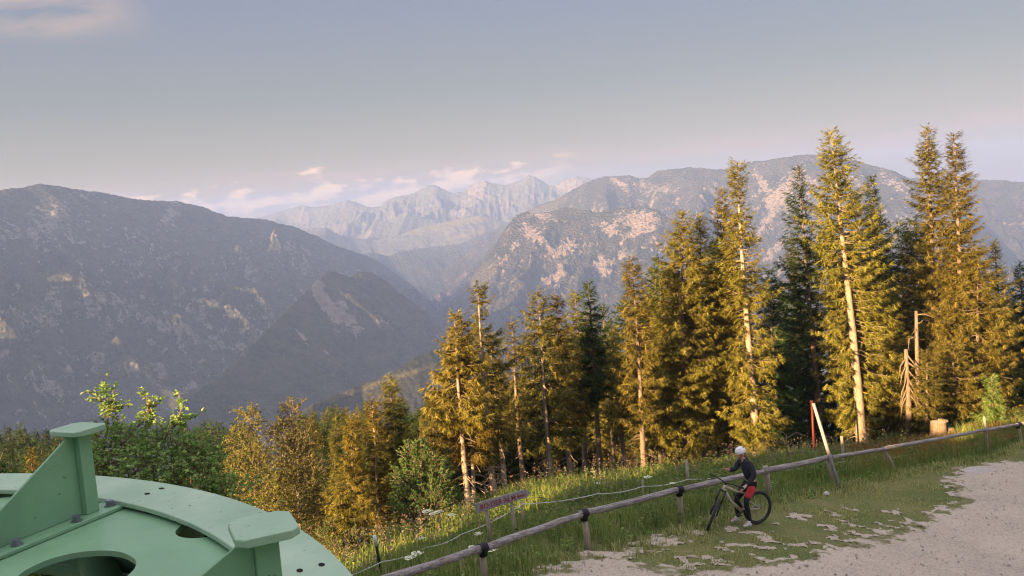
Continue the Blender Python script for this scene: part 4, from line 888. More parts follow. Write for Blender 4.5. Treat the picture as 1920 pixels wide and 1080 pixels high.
# brackets: radial triangular gussets with a column and a chamfered cap
cb = onz(166, 968, ZW); ur = np.array([0.42, 0.907]); ur /= np.hypot(*ur); ut = np.array([ur[1], -ur[0]])
tp = ray(152, 818); HB = float((tp * (cb[1] / tp[1]))[2] - ZW) + 0.018
r1 = np.array(wl(cb)) @ ur; off = np.array(wl(cb)) @ ut
def bracket(ang, dr=0.0):
    M3 = Matrix.Rotation(ang, 3, 'Z'); A = M3 @ Vector((ur[0], ur[1], 0)); B = M3 @ Vector((ut[0], ut[1], 0)); Zv = Vector((0, 0, 1))
    O_ = A * (r1 + dr) + B * off; fr = (O_, A, B, Zv)
    col_ = MB().prism([(-0.03, -0.035), (0.03, -0.035), (0.03, 0.035), (-0.03, 0.035)], 0.018, HB, axis=fr)
    col_.prism([(-0.60, 0.075), (-0.56, 0.085), (0.13, 0.085), (0.14, 0.07), (0.13, -0.055), (-0.58, -0.055)], 0.002, 0.018, axis=fr)
    br = col_.build('bracket', M_green, wh, bevel=0.003)
    fr2 = (O_, A, Zv, B)
    MB().prism([(-0.031, 0.02), (-0.031, HB - 0.002), (-0.045, HB - 0.002), (-0.56, 0.045), (-0.56, 0.02)], -0.006, 0.006, axis=fr2).build('gusset', M_green, br, bevel=0.002)
    w2, h2, c2 = 0.092, 0.080, 0.024
    MB().prism([(-h2 + c2, -w2), (h2 - c2, -w2), (h2, -w2 + c2), (h2, w2 - c2), (h2 - c2, w2), (-h2 + c2, w2), (-h2, w2 - c2), (-h2, -w2 + c2)], HB, HB + 0.022, axis=fr).build('cap', M_green_sky, br, bevel=0.004)
    for (ax_, bx_) in ((-0.36, 0.048), (-0.10, 0.055), (0.085, 0.03)):
        MB().lathe([(0.0, 0.024), (0.022, 0.024), (0.022, 0.018), (0.0, 0.018)], O_ + A * ax_ + B * bx_, 16).build('washer', M_bolt, br)
        MB().lathe([(0.0, 0.044), (0.0155, 0.044), (0.0165, 0.040), (0.0165, 0.024), (0.0, 0.024)], O_ + A * ax_ + B * bx_, 6).build('bolt', M_bolt, br)
    return br
bracket(0.0)
c1 = np.array(wl(cb)); c2_ = np.array(wl(onz(508, 985, ZW + HB + 0.02)))
bracket(atan2(c2_[1], c2_[0]) - atan2(c1[1], c1[0]), 0.08)
bracket(atan2(c1[1], c1[0]) - atan2(c2_[1], c2_[0]))

# ------------------------------------------------------------------ the rail fence
rf = empty('rail_fence', tuple(at(1103, 1037, 19.5)), label='weathered wooden rail fence running along the gravel track', category='fence')
rf0 = Vector(rf.location)
def hgt(base, top, d):
    P = at(*base, d); rt = ray(*top); Q = rt * (P[1] / rt[1]); return Vector(P), Vector(Q)
posts = [((716, 1165), (706, 1094), 14.8, .07), ((908, 1088), (903, 1030), 17, .07), ((1104, 1037), (1094, 966), 19.5, .072), ((1279, 991), (1273, 920), 22, .068), ((1441, 928), (1435, 874), 24.5, .08), ((1563, 905), (1552, 862), 27, .07), ((1684, 889), (1657, 842), 29.8, .05), ((1853, 852), (1845, 781), 34, .05), ((1917, 836), (1909, 797), 36, .06), ((2020, 815), (2012, 775), 38.5, .06)]
railpx = [(708, 1092), (904, 1028), (1094, 963), (1273, 918), (1436, 883), (1555, 858), (1660, 841), (1848, 806), (1909, 796), (2012, 775)]
rp = []
for (bp, tp_, d, r_), rpx in zip(posts, railpx):
    P, Q = hgt(bp, tp_, d); gzb = gz(P.x, P.y); bot = Vector((P.x, P.y, min(P.z, float(gzb)) - 0.3))
    MB().tube([bot - rf0, P.lerp(Q, 0.5) - rf0 + Vector((0.01, 0, 0)), Q - rf0], [r_, r_, r_ * 0.95], 9, jit=0.07).build('post', M_postwood, rf, True)
    rt = ray(*rpx); rp.append(Vector(rt * ((P.y - 0.07) / rt[1])) - rf0)
for i in range(len(rp) - 1):
    a, b_ = rp[i], rp[i + 1]; e = (b_ - a).normalized(); z_ = Vector((0, 0, 0.02 * (-1) ** i))
    rr = 0.073 if i < 4 else 0.08 if i == 4 else 0.062
    pts = [a - e * 0.12 + z_, a.lerp(b_, 0.25) + Vector((0, 0, random.uniform(-.008, .008))), a.lerp(b_, 0.5) + Vector((0, 0, -0.006)), a.lerp(b_, 0.75) + Vector((0, 0, random.uniform(-.008, .008))), b_ + e * 0.10 + z_]
    MB().tube(pts, [rr, rr * 1.05, rr * 0.97, rr, rr * 0.92], 12, jit=0.05).build('rail', M_rail, rf, True)
for i in (1, 2, 3, 8):
    e = (rp[i + 1] - rp[i]).normalized(); MB().tube([rp[i] - e * 0.09, rp[i] + e * 0.09], 0.10, 14).tube([rp[i] + Vector((0.0, 0.05, 0.02)), rp[i] + Vector((0.012, 0.05, -0.17))], 0.083, 12).build('strap', M_strap, rf, True)

# leaning stake, red marker pole, rock and slab
def pole(name, label, cat, base, top, d0, d1, r0, r1, m, n=6, extra=None):
    a = at(*base, d0); b_ = at(*top, d1); o = empty(name, tuple(a), label=label, category=cat); e = Vector(b_ - a)
    MB().tube([-e * 0.08, e * 0.5, e], [r0, (r0 + r1) / 2, r1], n, jit=0.04).build('pole', m, o, n > 6)
    return o, e
pole('leaning_stake', 'long pale grey stake leaning left across the rail', 'stake', (1573, 912), (1525, 756), 26.2, 26.6, 0.058, 0.048, M_oldwood, 7)
M_red = mat('red_marker_paint', (0.15, 0.026, 0.012), (0.10, 0.018, 0.010), 0.5, 6, bstr=0.1)
o, e = pole('marker_pole', 'upright red marker pole among the trunks behind the leaning stake', 'pole', (1527, 858), (1522, 752), 40, 40, 0.055, 0.055, M_red, 12)
MB().lathe([(0.0, 0.03), (0.075, 0.02), (0.075, -0.04)], e, 12).build('pole_cap', M_red, o)
def rock(name, label, px, py, size, flat, m, seed):
    r = np.random.default_rng(seed); P = pg(px, py); bm = bmesh.new(); bmesh.ops.create_icosphere(bm, subdivisions=2, radius=1)
    for v in bm.verts:
        n_ = 1 + 0.25 * (float(vnoise(v.co.x * 2 + seed, v.co.y * 2 + v.co.z * 3, seed)) - 0.5) * 2; v.co *= n_; v.co = Vector((v.co.x * size, v.co.y * size * 0.8, v.co.z * size * flat))
    me = bpy.data.meshes.new(name); bm.to_mesh(me); bm.free(); link(name, me, m, None, (P[0], P[1], float(gz(P[0], P[1])) + 0.03 + size * flat * 0.35), label=label, category='rock')
M_rock = mat('white_limestone', (0.6, 0.58, 0.56), (0.45, 0.43, 0.42), 0.9, 6)
M_slab = mat('blue_grey_slab', (0.44, 0.39, 0.37), (0.38, 0.33, 0.31), 0.8, 4)
rock('rock', 'small white rock lying in the grass before the leaning stake', 1550, 930, 0.09, 0.7, M_rock, 3)
rock('stone_slab', 'flat greyish slab at the far edge of the gravel', 1832, 884, 0.50, 0.06, M_slab, 5)

# ------------------------------------------------------------------ wire fence in the meadow
wf = empty('wire_fence', tuple(at(1290, 905, 25.6)), label='thin white electric wire on stakes behind the rail fence', category='fence'); wf0 = Vector(wf.location)
M_wire = mat('white_fence_tape', (0.62, 0.62, 0.58), (0.45, 0.47, 0.42), 0.6, 30, bstr=0)
M_blackpost = mat('black_plastic_stake', (0.02, 0.02, 0.022), rough=0.5, bstr=0); M_whitecap = mat('white_insulator', (0.7, 0.7, 0.72), rough=0.5, bstr=0)
for (bp, tp_, d, r_, m_) in (((717, 1072), (702, 1006), 19.6, .03, M_blackpost), ((982, 985), (977, 940), 22.8, .035, M_postwood), ((1291, 908), (1287, 862), 25.8, .045, M_postwood), ((1583, 872), (1578, 818), 31, .05, M_postwood), ((1206, 925), (1205, 900), 24.8, .03, M_postwood)):
    P, Q = hgt(bp, tp_, d); MB().tube([P - wf0 - Vector((0, 0, 0.25)), Q - wf0], r_, 8, jit=0.05).build('post', m_, wf, True)
    if m_ is M_blackpost: MB().tube([P.lerp(Q, 0.74) - wf0, Q - wf0 + Vector((0, 0, 0.02))], r_ + 0.012, 8).build('insulator', M_whitecap, wf, True)
wp = [Vector(at(*p)) - wf0 for p in [(560, 1110, 17.8), (717, 1053, 19.5), (800, 1026, 20.3), (865, 1002, 21.2), (980, 945, 22.7), (1120, 926, 24.0), (1205, 912, 24.7), (1289, 899, 25.7), (1438, 884, 28), (1581, 866, 30.9), (1720, 850, 34)]]
fine = []
for i in range(len(wp) - 1):
    for k in range(6): s_ = k / 6; fine.append(wp[i].lerp(wp[i + 1], s_) - Vector((0, 0, 0.06 * 4 * s_ * (1 - s_))))
MB().tube(fine + [wp[-1]], 0.011, 5).build('wire', M_wire, wf)
MB().tube([p - Vector((0, 0, 0.28)) for p in fine[-24:]], 0.009, 5).build('wire', M_wire, wf)

# ------------------------------------------------------------------ the arrow sign
sg0 = Vector(at(890.8, 953.2, 20.3)); sg1 = Vector(at(995, 923.0, 20.9)); A = (sg1 - sg0); SL = A.length; A.normalize()
N = Vector((0, -1, 0)); N = (N - A * N.dot(A)).normalized(); B = N.cross(A); B = B if B.z > 0 else -B
sg = empty('direction_sign', tuple(sg0), label='grey wooden arrow sign with red lettering pointing right', category='sign')
hh = 0.112; fr = (Vector((0, 0, 0)), A, B, N)
MB().prism([(0, -hh), (SL - 0.13, -hh * 0.78), (SL, 0.0), (SL - 0.16, hh * 1.05), (0, hh)], 0, 0.03, axis=fr).build('board', M_oldwood, sg, bevel=0.003)
M_redtext = mat('red_lettering', (0.36, 0.035, 0.07), (0.28, 0.05, 0.09), 0.8, 25, bstr=0)
def text(body, size, x, y):
    cu = bpy.data.curves.new('lettering', 'FONT'); cu.body = body; cu.size = size; cu.extrude = 0.002; cu.offset = 0.003; cu.space_character = 1.05; cu.materials.append(M_redtext)
    o = bpy.data.objects.new('lettering', cu); col.objects.link(o); o.parent = sg
    Mx = Matrix(((A.x, B.x, N.x, 0), (A.y, B.y, N.y, 0), (A.z, B.z, N.z, 0), (0, 0, 0, 1))); Mx.translation = A * x + B * y + N * 0.0335; dg = bpy.context.evaluated_depsgraph_get(); me = bpy.data.meshes.new_from_object(o.evaluated_get(dg)); bpy.data.objects.remove(o); o = link('lettering', me, M_redtext, sg); o.matrix_local = Mx; return o
text('BO\u00b7DER\u00b7ALM', 0.155, 0.11, -0.052); text('45min', 0.085, SL - 0.385, -0.03)
for (x_, dpx, pyb) in ((0.28, 918, 1022), (0.93, 978, 1008)):
    P, = (sg0 + A * x_,); g_ = float(gz(P.x + 0.0, P.y + 0.04)); top_ = A * x_ + N * -0.045 + B * 0.03
    MB().tube([Vector((top_.x + 0.07, top_.y, g_ - sg0.z - 0.2)), top_], [0.05, 0.045], 8, jit=0.06).build('post', M_postwood, sg, True)

# ------------------------------------------------------------------ mountain bike and rider
RO_ = at(1431, 979.5, 21.6); hd = Vector((-0.93, -0.37, 0)).normalized(); lf = Vector((-hd.y, hd.x, 0))
RO_ = RO_ + np.array([-0.14, 0.04, 0]); bo = Vector((RO_[0], RO_[1], float(gz(RO_[0], RO_[1])) + 0.03)); fz = float(gz(bo.x + hd.x * 1.2, bo.y + hd.y * 1.2)) + 0.03
tilt = atan2(fz - bo.z, 1.2)
Rb = Matrix(((hd.x, lf.x, 0), (hd.y, lf.y, 0), (0, 0, 1))) @ Matrix.Rotation(-tilt, 3, 'Y')
MW = Matrix.Translation(bo) @ Rb.to_4x4() @ Matrix.Scale(1.09, 4)
bk = empty('mountain_bike', (0, 0, 0), label='pale beige and black mountain bike with its front wheel turned towards the camera', category='bicycle'); bk.matrix_world = MW
M_tyre = mat('tyre_rubber', (0.025, 0.025, 0.03), (0.045, 0.045, 0.05), 0.85, 60, bstr=0.4, bdist=0.003)
M_frame = mat('beige_frame_paint', (0.50, 0.42, 0.33), (0.44, 0.37, 0.29), 0.35, 5, bstr=0, spec=0.5); M_blk = mat('black_anodised_parts', (0.015, 0.015, 0.018), rough=0.4, bstr=0, spec=0.5)
M_steel = mat('bike_steel', (0.35, 0.35, 0.36), (0.28, 0.28, 0.3), 0.35, 20, bstr=0, metal=0.8)
def torus(b, R, r, M, c, n=40, m=10, knob=0.0):
    V = []; Fc = []
    for i in range(n):
        a = 2 * pi * i / n
        for j in range(m):
            t_ = 2 * pi * j / m; rr = R + (r + (knob if i % 2 else 0)) * cos(t_); V.append((M @ Vector((rr * cos(a), r * sin(t_), rr * sin(a)))) + c)
    for i in range(n):
        for j in range(m): Fc.append((i * m + j, ((i + 1) % n) * m + j, ((i + 1) % n) * m + (j + 1) % m, i * m + (j + 1) % m))
    b.add(V, Fc); return b
def wheel(c, M, disc_side=1):
    ty = torus(MB(), 0.345, 0.030, M, c, 72, 10, 0.004).build('wheel', M_tyre, bk, True)
    torus(MB(), 0.312, 0.013, M, c, 40, 8).build('rim', M_blk, ty, True)
    hbm = MB(); ax = M @ Vector((0, 1, 0)); hbm.tube([c - ax * 0.055, c + ax * 0.055], 0.022, 12); hbm.build('hub', M_blk, ty, True)
    s_ = MB()
    for k in range(24):
        a = 2 * pi * k / 24; sd_ = 0.03 * (-1) ** k; s_.tube([c + M @ Vector((0.02 * cos(a + 0.5), sd_, 0.02 * sin(a + 0.5))), c + M @ Vector((0.306 * cos(a), 0, 0.306 * sin(a)))], 0.0016, 4, cap=False)
    s_.build('spokes', M_steel, ty)
    torus(MB(), 0.085, 0.006, M, c + ax * 0.045 * disc_side, 28, 6).build('brake_disc', M_steel, ty, True)
I3 = Matrix.Identity(3); V3 = Vector
wheel(V3((0, 0, 0.375)), I3)
BB = V3((0.44, 0, 0.34)); HT_ = V3((0.885, 0, 0.965)); HB_ = V3((0.935, 0, 0.855)); ST = V3((0.30, 0, 0.72)); RH = V3((0, 0, 0.375))
fb = MB(); fb.tube([HB_ + V3((-0.01, 0, 0.02)), V3((0.72, 0, 0.60)), BB], [0.036, 0.033, 0.036], 12); fb.tube([HT_, HB_], 0.032, 12); fb.tube([HT_ + V3((-0.01, 0, -0.03)), V3((0.6, 0, 0.80)), ST], [0.028, 0.022, 0.022], 12)
fb.tube([ST, BB], [0.022, 0.028], 12); fb.build('frame', M_frame, bk, True)
rr_ = MB()
for s_ in (-1, 1):
    rr_.tube([BB + V3((-0.02, 0.03 * s_, 0.05)), V3((0.2, 0.06 * s_, 0.37)), RH + V3((0, 0.075 * s_, 0))], [0.018, 0.014, 0.014], 8); rr_.tube([V3((0.36, 0.03 * s_, 0.62)), V3((0.18, 0.06 * s_, 0.50)), RH + V3((0, 0.075 * s_, 0))], 0.011, 8)
rr_.build('rear_triangle', M_frame, bk, True)
MB().tube([V3((0.66, 0, 0.78)), V3((0.42, 0, 0.42))], [0.02, 0.026], 10).build('shock', M_blk, bk, True)
MB().tube([V3((0.80, 0, 0.73)), V3((0.56, 0, 0.45))], 0.026, 8).build('battery_cover', M_blk, bk, True)
MB().tube([ST, V3((0.245, 0, 0.90))], 0.015, 10).build('seat_post', M_blk, bk, True)
sm = MB(); sm.tube([V3((0.10, 0, 0.925)), V3((0.18, 0, 0.935)), V3((0.28, 0, 0.925)), V3((0.38, 0, 0.915))], [0.045, 0.06, 0.032, 0.016], 10); sm.build('saddle', M_blk, bk, True)
MB().lathe([(0.0, 0.06), (0.09, 0.06), (0.09, 0.052), (0.0, 0.052)], BB, 24, Matrix.Rotation(pi / 2, 3, 'X')).build('chainring', M_blk, bk)
cr = MB(); ca = radians(-12); cd = V3((cos(ca), 0, sin(ca))) * 0.17
cr.tube([BB + V3((0, 0.08, 0)), BB + V3((0, 0.085, 0)) + cd], 0.012, 8); cr.tube([BB + V3((0, -0.08, 0)), BB + V3((0, -0.085, 0)) - cd], 0.012, 8); cr.tube([BB + V3((0, -0.08, 0)), BB + V3((0, 0.08, 0))], 0.016, 8); cr.build('crank', M_blk, bk, True)
for s_ in (1, -1): MB().box(BB + V3((0, 0.14 * s_, 0)) + cd * s_, (0.10, 0.10, 0.016)).build('pedal', M_blk, bk, bevel=0.003)
# steered front end
ax_ = (HB_ - HT_).normalized(); STEER = radians(52); Rs = Matrix.Rotation(-STEER, 3, ax_)    # towards the camera
def sp(v): return Rs @ (v - HB_) + HB_
FC = HB_ + ax_ * 0.56 + V3((0.045, 0, 0.0)); fk = MB()
for s_ in (-1, 1):
    fk.tube([sp(HB_ + ax_ * 0.01 + V3((0, 0.065 * s_, 0))), sp(HB_ + ax_ * 0.30 + V3((0, 0.065 * s_, 0)))], 0.018, 10); fk.tube([sp(HB_ + ax_ * 0.28 + V3((0, 0.065 * s_, 0))), sp(FC + V3((0, 0.065 * s_, 0)))], [0.025, 0.02], 10)
fk.tube([sp(HB_ + V3((0, -0.08, 0)) + ax_ * 0.01), sp(HB_ + V3((0, 0.08, 0)) + ax_ * 0.01)], 0.024, 10); fk.tube([sp(HB_ + ax_ * 0.36 + V3((0.035, -0.065, 0))), sp(HB_ + ax_ * 0.33 + V3((0.06, 0, 0))), sp(HB_ + ax_ * 0.36 + V3((0.035, 0.065, 0)))], 0.013, 8)
fk.build('fork', M_blk, bk, True)
wheel(sp(FC), Rs)
hb2 = MB(); top_ = HT_ - ax_ * 0.05; stem = top_ + V3((0.05, 0, 0.02)); hb2.tube([sp(HT_), sp(top_)], 0.02, 10); hb2.tube([sp(top_), sp(stem)], 0.02, 10)
hb2.tube([sp(stem + V3((-0.06, -0.39, 0.025))), sp(stem + V3((-0.02, -0.15, 0.02))), sp(stem), sp(stem + V3((-0.02, 0.15, 0.02))), sp(stem + V3((-0.06, 0.39, 0.025)))], 0.0145, 10)
hbo = hb2.build('handlebar', M_blk, bk, True)
for s_ in (-1, 1):
    MB().tube([sp(stem + V3((-0.035, 0.26 * s_, 0.022))), sp(stem + V3((-0.06, 0.39 * s_, 0.025)))], 0.021, 10).build('grip', M_blk, hbo, True)
    MB().tube([sp(stem + V3((0.0, 0.22 * s_, 0.0))), sp(stem + V3((0.03, 0.33 * s_, -0.03)))], 0.008, 6).build('brake_lever', M_blk, hbo, True)

def skin(name, verts, edges, mt, parent, sub=2, root=0):
    """verts: list of ((x,y,z), (rx,ry))"""
    me = bpy.data.meshes.new(name); me.from_pydata([v[0] for v in verts], edges, []); o = link(name, me, mt, parent)
    md = o.modifiers.new('skin', 'SKIN'); md.use_smooth_shade = True; md.branch_smoothing = 0.6
    for i, v in enumerate(verts):
        r_ = v[1] if isinstance(v[1], tuple) else (v[1], v[1]); sv_ = me.skin_vertices[0].data[i]; sv_.radius = r_; sv_.use_root = (i == root)
    sb = o.modifiers.new('subdivision', 'SUBSURF'); sb.levels = sub; sb.render_levels = sub
    return o
pr = empty('person', (0, 0, 0), label='rider in dark hoodie, red shorts and white helmet standing astride the bike', category='person'); pr.matrix_world = MW
M_skin = mat('skin', (0.55, 0.30, 0.22), (0.50, 0.27, 0.2), 0.55, 10, bstr=0); M_hood = mat('navy_hoodie_cloth', (0.022, 0.024, 0.036), (0.034, 0.036, 0.05), 0.9, 12, bstr=0.5, bdist=0.01)
M_redcloth = mat('red_shorts_cloth', (0.50, 0.045, 0.05), (0.42, 0.035, 0.045), 0.85, 12, bstr=0.3); M_blkcloth = mat('black_legging_cloth', (0.012, 0.012, 0.015), (0.02, 0.02, 0.024), 0.9, 12, bstr=0.3)
M_helmet = mat('white_helmet_shell', (0.82, 0.80, 0.82), (0.78, 0.76, 0.78), 0.3, 4, bstr=0, spec=0.5); M_shoe = mat('pale_grey_shoe', (0.62, 0.62, 0.62), (0.5, 0.5, 0.52), 0.7, 12, bstr=0.1); M_glove = mat('beige_glove', (0.50, 0.42, 0.36), (0.42, 0.35, 0.30), 0.8, 20, bstr=0.2); M_hair = mat('light_brown_hair', (0.25, 0.14, 0.07), (0.16, 0.09, 0.045), 0.7, 40, bstr=0.3)
PEL = (0.20, 0, 0.99); WST = (0.245, 0, 1.16); CH = (0.335, 0, 1.35); NKB = (0.405, 0, 1.485); NK = (0.45, 0, 1.545); HD = (0.50, 0, 1.635); HDT = (0.495, 0, 1.71)
shN = (0.375, 0.175, 1.435); elN = (0.30, 0.245, 1.17); wrN = (0.475, 0.19, 0.955); haN = (0.545, 0.175, 0.90)
shF = (0.385, -0.175, 1.435); elF = (0.46, -0.235, 1.215); wrF = (0.69, -0.17, 1.245); haF = (0.76, -0.155, 1.265)
hiN = (0.205, 0.095, 0.95); knN = (0.44, 0.155, 0.60); anN = (0.35, 0.20, 0.16); toN = (0.50, 0.21, 0.09)
hiF = (0.205, -0.095, 0.95); knF = (0.42, -0.20, 0.56); anF = (0.33, -0.27, 0.12); toF = (0.48, -0.28, 0.05)
bv = [(PEL, (0.13, 0.10)), (WST, (0.115, 0.088)), (CH, (0.135, 0.095)), (NKB, 0.065), (NK, 0.052), (HD, (0.078, 0.092)), (HDT, (0.066, 0.078)),
      (shN, 0.052), (elN, 0.038), (wrN, 0.027), (haN, (0.036, 0.022)), (shF, 0.052), (elF, 0.038), (wrF, 0.027), (haF, (0.036, 0.022)),
      (hiN, 0.085), (knN, 0.055), (anN, 0.028), (toN, 0.026), (hiF, 0.085), (knF, 0.055), (anF, 0.028), (toF, 0.026), ((0.595, 0, 1.63), 0.016), ((0.57, 0, 1.575), (0.03, 0.03))]
be = [(0, 1), (1, 2), (2, 3), (3, 4), (4, 5), (5, 6), (2, 7), (7, 8), (8, 9), (9, 10), (2, 11), (11, 12), (12, 13), (13, 14), (0, 15), (15, 16), (16, 17), (17, 18), (0, 19), (19, 20), (20, 21), (21, 22), (5, 23), (4, 24)]
for hnd, wr, sgn in ((haN, wrN, 1), (haF, wrF, -1)):
    h_ = Vector(hnd); dr = (h_ - Vector(wr)).normalized(); sd_ = dr.cross(V3((0, 0, 1))).normalized(); ih = 10 if sgn == 1 else 14
    for k in range(4):
        q0 = h_ + sd_ * (0.03 - 0.02 * k); l_ = (0.042, 0.05, 0.046, 0.036)[k]; m1 = q0 + dr * l_ + V3((0, 0, -0.006)); m2 = m1 + (dr * 0.5 + V3((0, 0, -0.8 if sgn == 1 else 0.6))).normalized() * l_ * 0.8
        b0_ = len(bv); bv += [(tuple(m1), 0.0095), (tuple(m2), 0.008)]; be += [(ih, b0_), (b0_, b0_ + 1)]
    t1 = Vector(wr).lerp(h_, 0.45) + sd_ * 0.035 * -sgn; t2 = t1 + dr * 0.035 + sd_ * -0.018 * sgn + V3((0, 0, 0.01)); b0_ = len(bv); bv += [(tuple(t1), 0.012), (tuple(t2), 0.010)]; be += [(ih, b0_), (b0_, b0_ + 1)]
skin('body', bv, be, M_skin, pr)
def lerp(a, b_, s_): return tuple(a[i] + (b_[i] - a[i]) * s_ for i in range(3))
skin('hoodie', [((0.205, 0, 0.985), (0.155, 0.125)), (WST, (0.16, 0.14)), (CH, (0.18, 0.15)), (NKB, (0.10, 0.09)), (shN, 0.088), (elN, 0.070), (lerp(elN, wrN, 0.92), 0.040), (shF, 0.078), (elF, 0.062), (lerp(elF, wrF, 0.92), 0.040), ((0.305, 0, 1.515), (0.09, 0.06))],
     [(0, 1), (1, 2), (2, 3), (2, 4), (4, 5), (5, 6), (2, 7), (7, 8), (8, 9), (3, 10)], M_hood, pr)
skin('trousers', [((0.20, 0, 1.0), (0.105, 0.085)), (hiN, 0.105), (lerp(hiN, knN, 0.55), 0.088), (knN, 0.066), (lerp(knN, anN, 0.35), 0.062), (lerp(knN, anN, 1.06), 0.046), (hiF, 0.105), (lerp(hiF, knF, 0.55), 0.088), (knF, 0.066), (lerp(knF, anF, 0.35), 0.062), (lerp(knF, anF, 1.06), 0.046)],
     [(0, 1), (1, 2), (2, 3), (3, 4), (4, 5), (0, 6), (6, 7), (7, 8), (8, 9), (9, 10)], M_blkcloth, pr)
skin('shorts_panel', [(lerp(hiN, knN, 0.05)[:1] + (0.12,) + lerp(hiN, knN, 0.05)[2:], 0.10), ((lerp(hiN, knN, 0.45)[0] + 0.015, 0.150, lerp(hiN, knN, 0.45)[2]), 0.092), ((lerp(hiN, knN, 0.85)[0] + 0.015, 0.165, lerp(hiN, knN, 0.85)[2]), 0.075)], [(0, 1), (1, 2)], M_redcloth, pr)
for an, to in ((anN, toN), (anF, toF)):
    skin('shoe', [((an[0] - 0.045, an[1], to[2] - 0.01), (0.042, 0.042)), ((an[0] + 0.05, an[1], to[2] + 0.005), (0.045, 0.048)), ((to[0] + 0.02, to[1], to[2] - 0.022), (0.045, 0.030)), ((an[0], an[1], an[2] + 0.02), 0.047)], [(0, 1), (1, 2), (1, 3)], M_shoe, pr)
skin('glove', [(lerp(wrN, haN, -0.1), 0.034), (haN, (0.046, 0.034)), (lerp(wrN, haN, 1.35), (0.042, 0.028))], [(0, 1), (1, 2)], M_glove, pr)
hm = MB(); Mh = Matrix.Rotation(radians(14), 3, 'Y')
hm.lathe([(0.0, 0.118), (0.045, 0.112), (0.082, 0.090), (0.106, 0.055), (0.115, 0.012), (0.112, -0.03), (0.100, -0.036), (0.100, 0.0)], V3((0.505, 0, 1.68)), 28, Mh @ Matrix.Diagonal((1.10, 0.90, 0.95)))
hme = hm.build('helmet', M_helmet, pr, True)
for s_ in (-1, 1):
    for k in range(3): MB().box(V3((0.505, 0, 1.68)) + Mh @ V3((-0.05 + 0.05 * k, 0.060 * s_, 0.094 - 0.006 * k)), (0.032, 0.014, 0.012), Mh).build('vent', M_blk, hme)
    MB().tube([V3((0.535, 0.094 * s_, 1.65)), V3((0.54, 0.072 * s_, 1.575)), V3((0.555, 0.0, 1.543))], 0.006, 6).build('strap', M_blk, hme, True)
    MB().lathe([(0.0, 0.012), (0.022, 0.008), (0.022, 0.0)], V3((0.485, 0.084 * s_, 1.62)), 10, Matrix.Rotation(-s_ * pi / 2, 3, 'X')).build('ear', M_skin, pr, True)
    MB().lathe([(0.0, 0.006), (0.010, 0.003), (0.011, -0.004)], V3((0.585, 0.032 * s_, 1.647)), 8, Matrix.Rotation(pi / 2, 3, 'Y')).build('eye', M_blk, pr, True)
MB().box((0.596, 0, 1.588), (0.006, 0.04, 0.008)).build('mouth', mat('lips', (0.4, 0.14, 0.12), bstr=0), pr)
skin('hair', [((0.425, 0, 1.645), (0.07, 0.06)), ((0.40, 0, 1.585), (0.06, 0.04)), ((0.385, 0.02, 1.53), (0.045, 0.03))], [(0, 1), (1, 2)], M_hair, pr)

# ------------------------------------------------------------------ grass, weeds and flowers
def blades(name, x, y, h, wd, m, label, lean=0.35, seed=0):
    r = np.random.default_rng(seed); n = len(x); z = gz(x, y) + 0.0; a = r.uniform(0, 2 * pi, n); ca_, sa_ = np.cos(a), np.sin(a)
    b0 = np.stack([x, y, z - 0.03], -1); s = np.stack([ca_, sa_, np.zeros(n)], -1) * (wd * 0.5)[:, None]
    ln = r.uniform(0.1, 1.0, n) * lean; la = r.uniform(0, 2 * pi, n); dv = np.stack([np.cos(la), np.sin(la), np.zeros(n)], -1) * (ln * h)[:, None]
    up1 = np.zeros((n, 3)); up1[:, 2] = h * 0.6; up2 = np.zeros((n, 3)); up2[:, 2] = h * (1 - 0.25 * ln)
    V = np.stack([b0 - s, b0 + s, b0 + up1 + dv * 0.35 + s * 0.8, b0 + up1 + dv * 0.35 - s * 0.8, b0 + up2 + dv], 1).reshape(-1, 3)
    k = (np.arange(n) * 5)[:, None]
    return link(name, mesh_np(name, V, [k + np.array([[0, 1, 2, 3]]), k + np.array([[3, 2, 4]])]), m, kind='stuff', label=label)
def scatter(n, x0, x1, y0, y1, cond, seed):
    r = np.random.default_rng(seed); x = r.uniform(x0, x1, n); y = r.uniform(y0, y1, n); k = cond(x, y); return x[k], y[k]
rail_xy = np.array([[(q_ + rf0).x, (q_ + rf0).y] for q_ in rp])
def beyond(x, y):
    """signed distance past the rail fence (positive on the valley side)"""
    yy = np.interp(x, rail_xy[:, 0], rail_xy[:, 1]); return (y - yy) * 0.75
def inview(x, y): return (np.abs(x) < 0.64 * y + 1.5)
def tallc(x, y): b_ = beyond(x, y); return inview(x, y) & (b_ > -0.7) & (b_ < 14) & (gravel_field(x, y) < 0) & (x > -6) & ~((x > 12) & (b_ > 0.5) & (fbm(x * 0.5, y * 0.5, 44, 3) > 0.40))
x, y = scatter(230000, -6, 30, 12, 52, tallc, 1); cl = fbm(x * 0.7, y * 0.7, 31, 4)
h = (0.22 + 0.42 * sstep(0.35, 0.7, cl)) * rng.uniform(0.5, 1.2, len(x)) * (1 - 0.45 * sstep(0.3, -0.7, beyond(x, y)))
blades('meadow_grass', x, y, h, rng.uniform(0.012, 0.030, len(x)), M_grass, 'tall green meadow grass behind the rail fence', 0.5, 2)
def vergec(x, y): b_ = beyond(x, y); return inview(x, y) & (b_ <= -0.3) & (b_ > -9) & (gravel_field(x, y) < np.random.default_rng(9).exponential(0.09, len(x)))
x, y = scatter(330000, -2, 30, 11, 38, vergec, 5); cl = fbm(x * 1.3, y * 1.3, 33, 4); bd = -beyond(x, y)
h = (0.04 + 0.06 * sstep(0.4, 0.7, cl) + 0.18 * sstep(1.3, 0.3, bd)) * rng.uniform(0.5, 1.3, len(x))
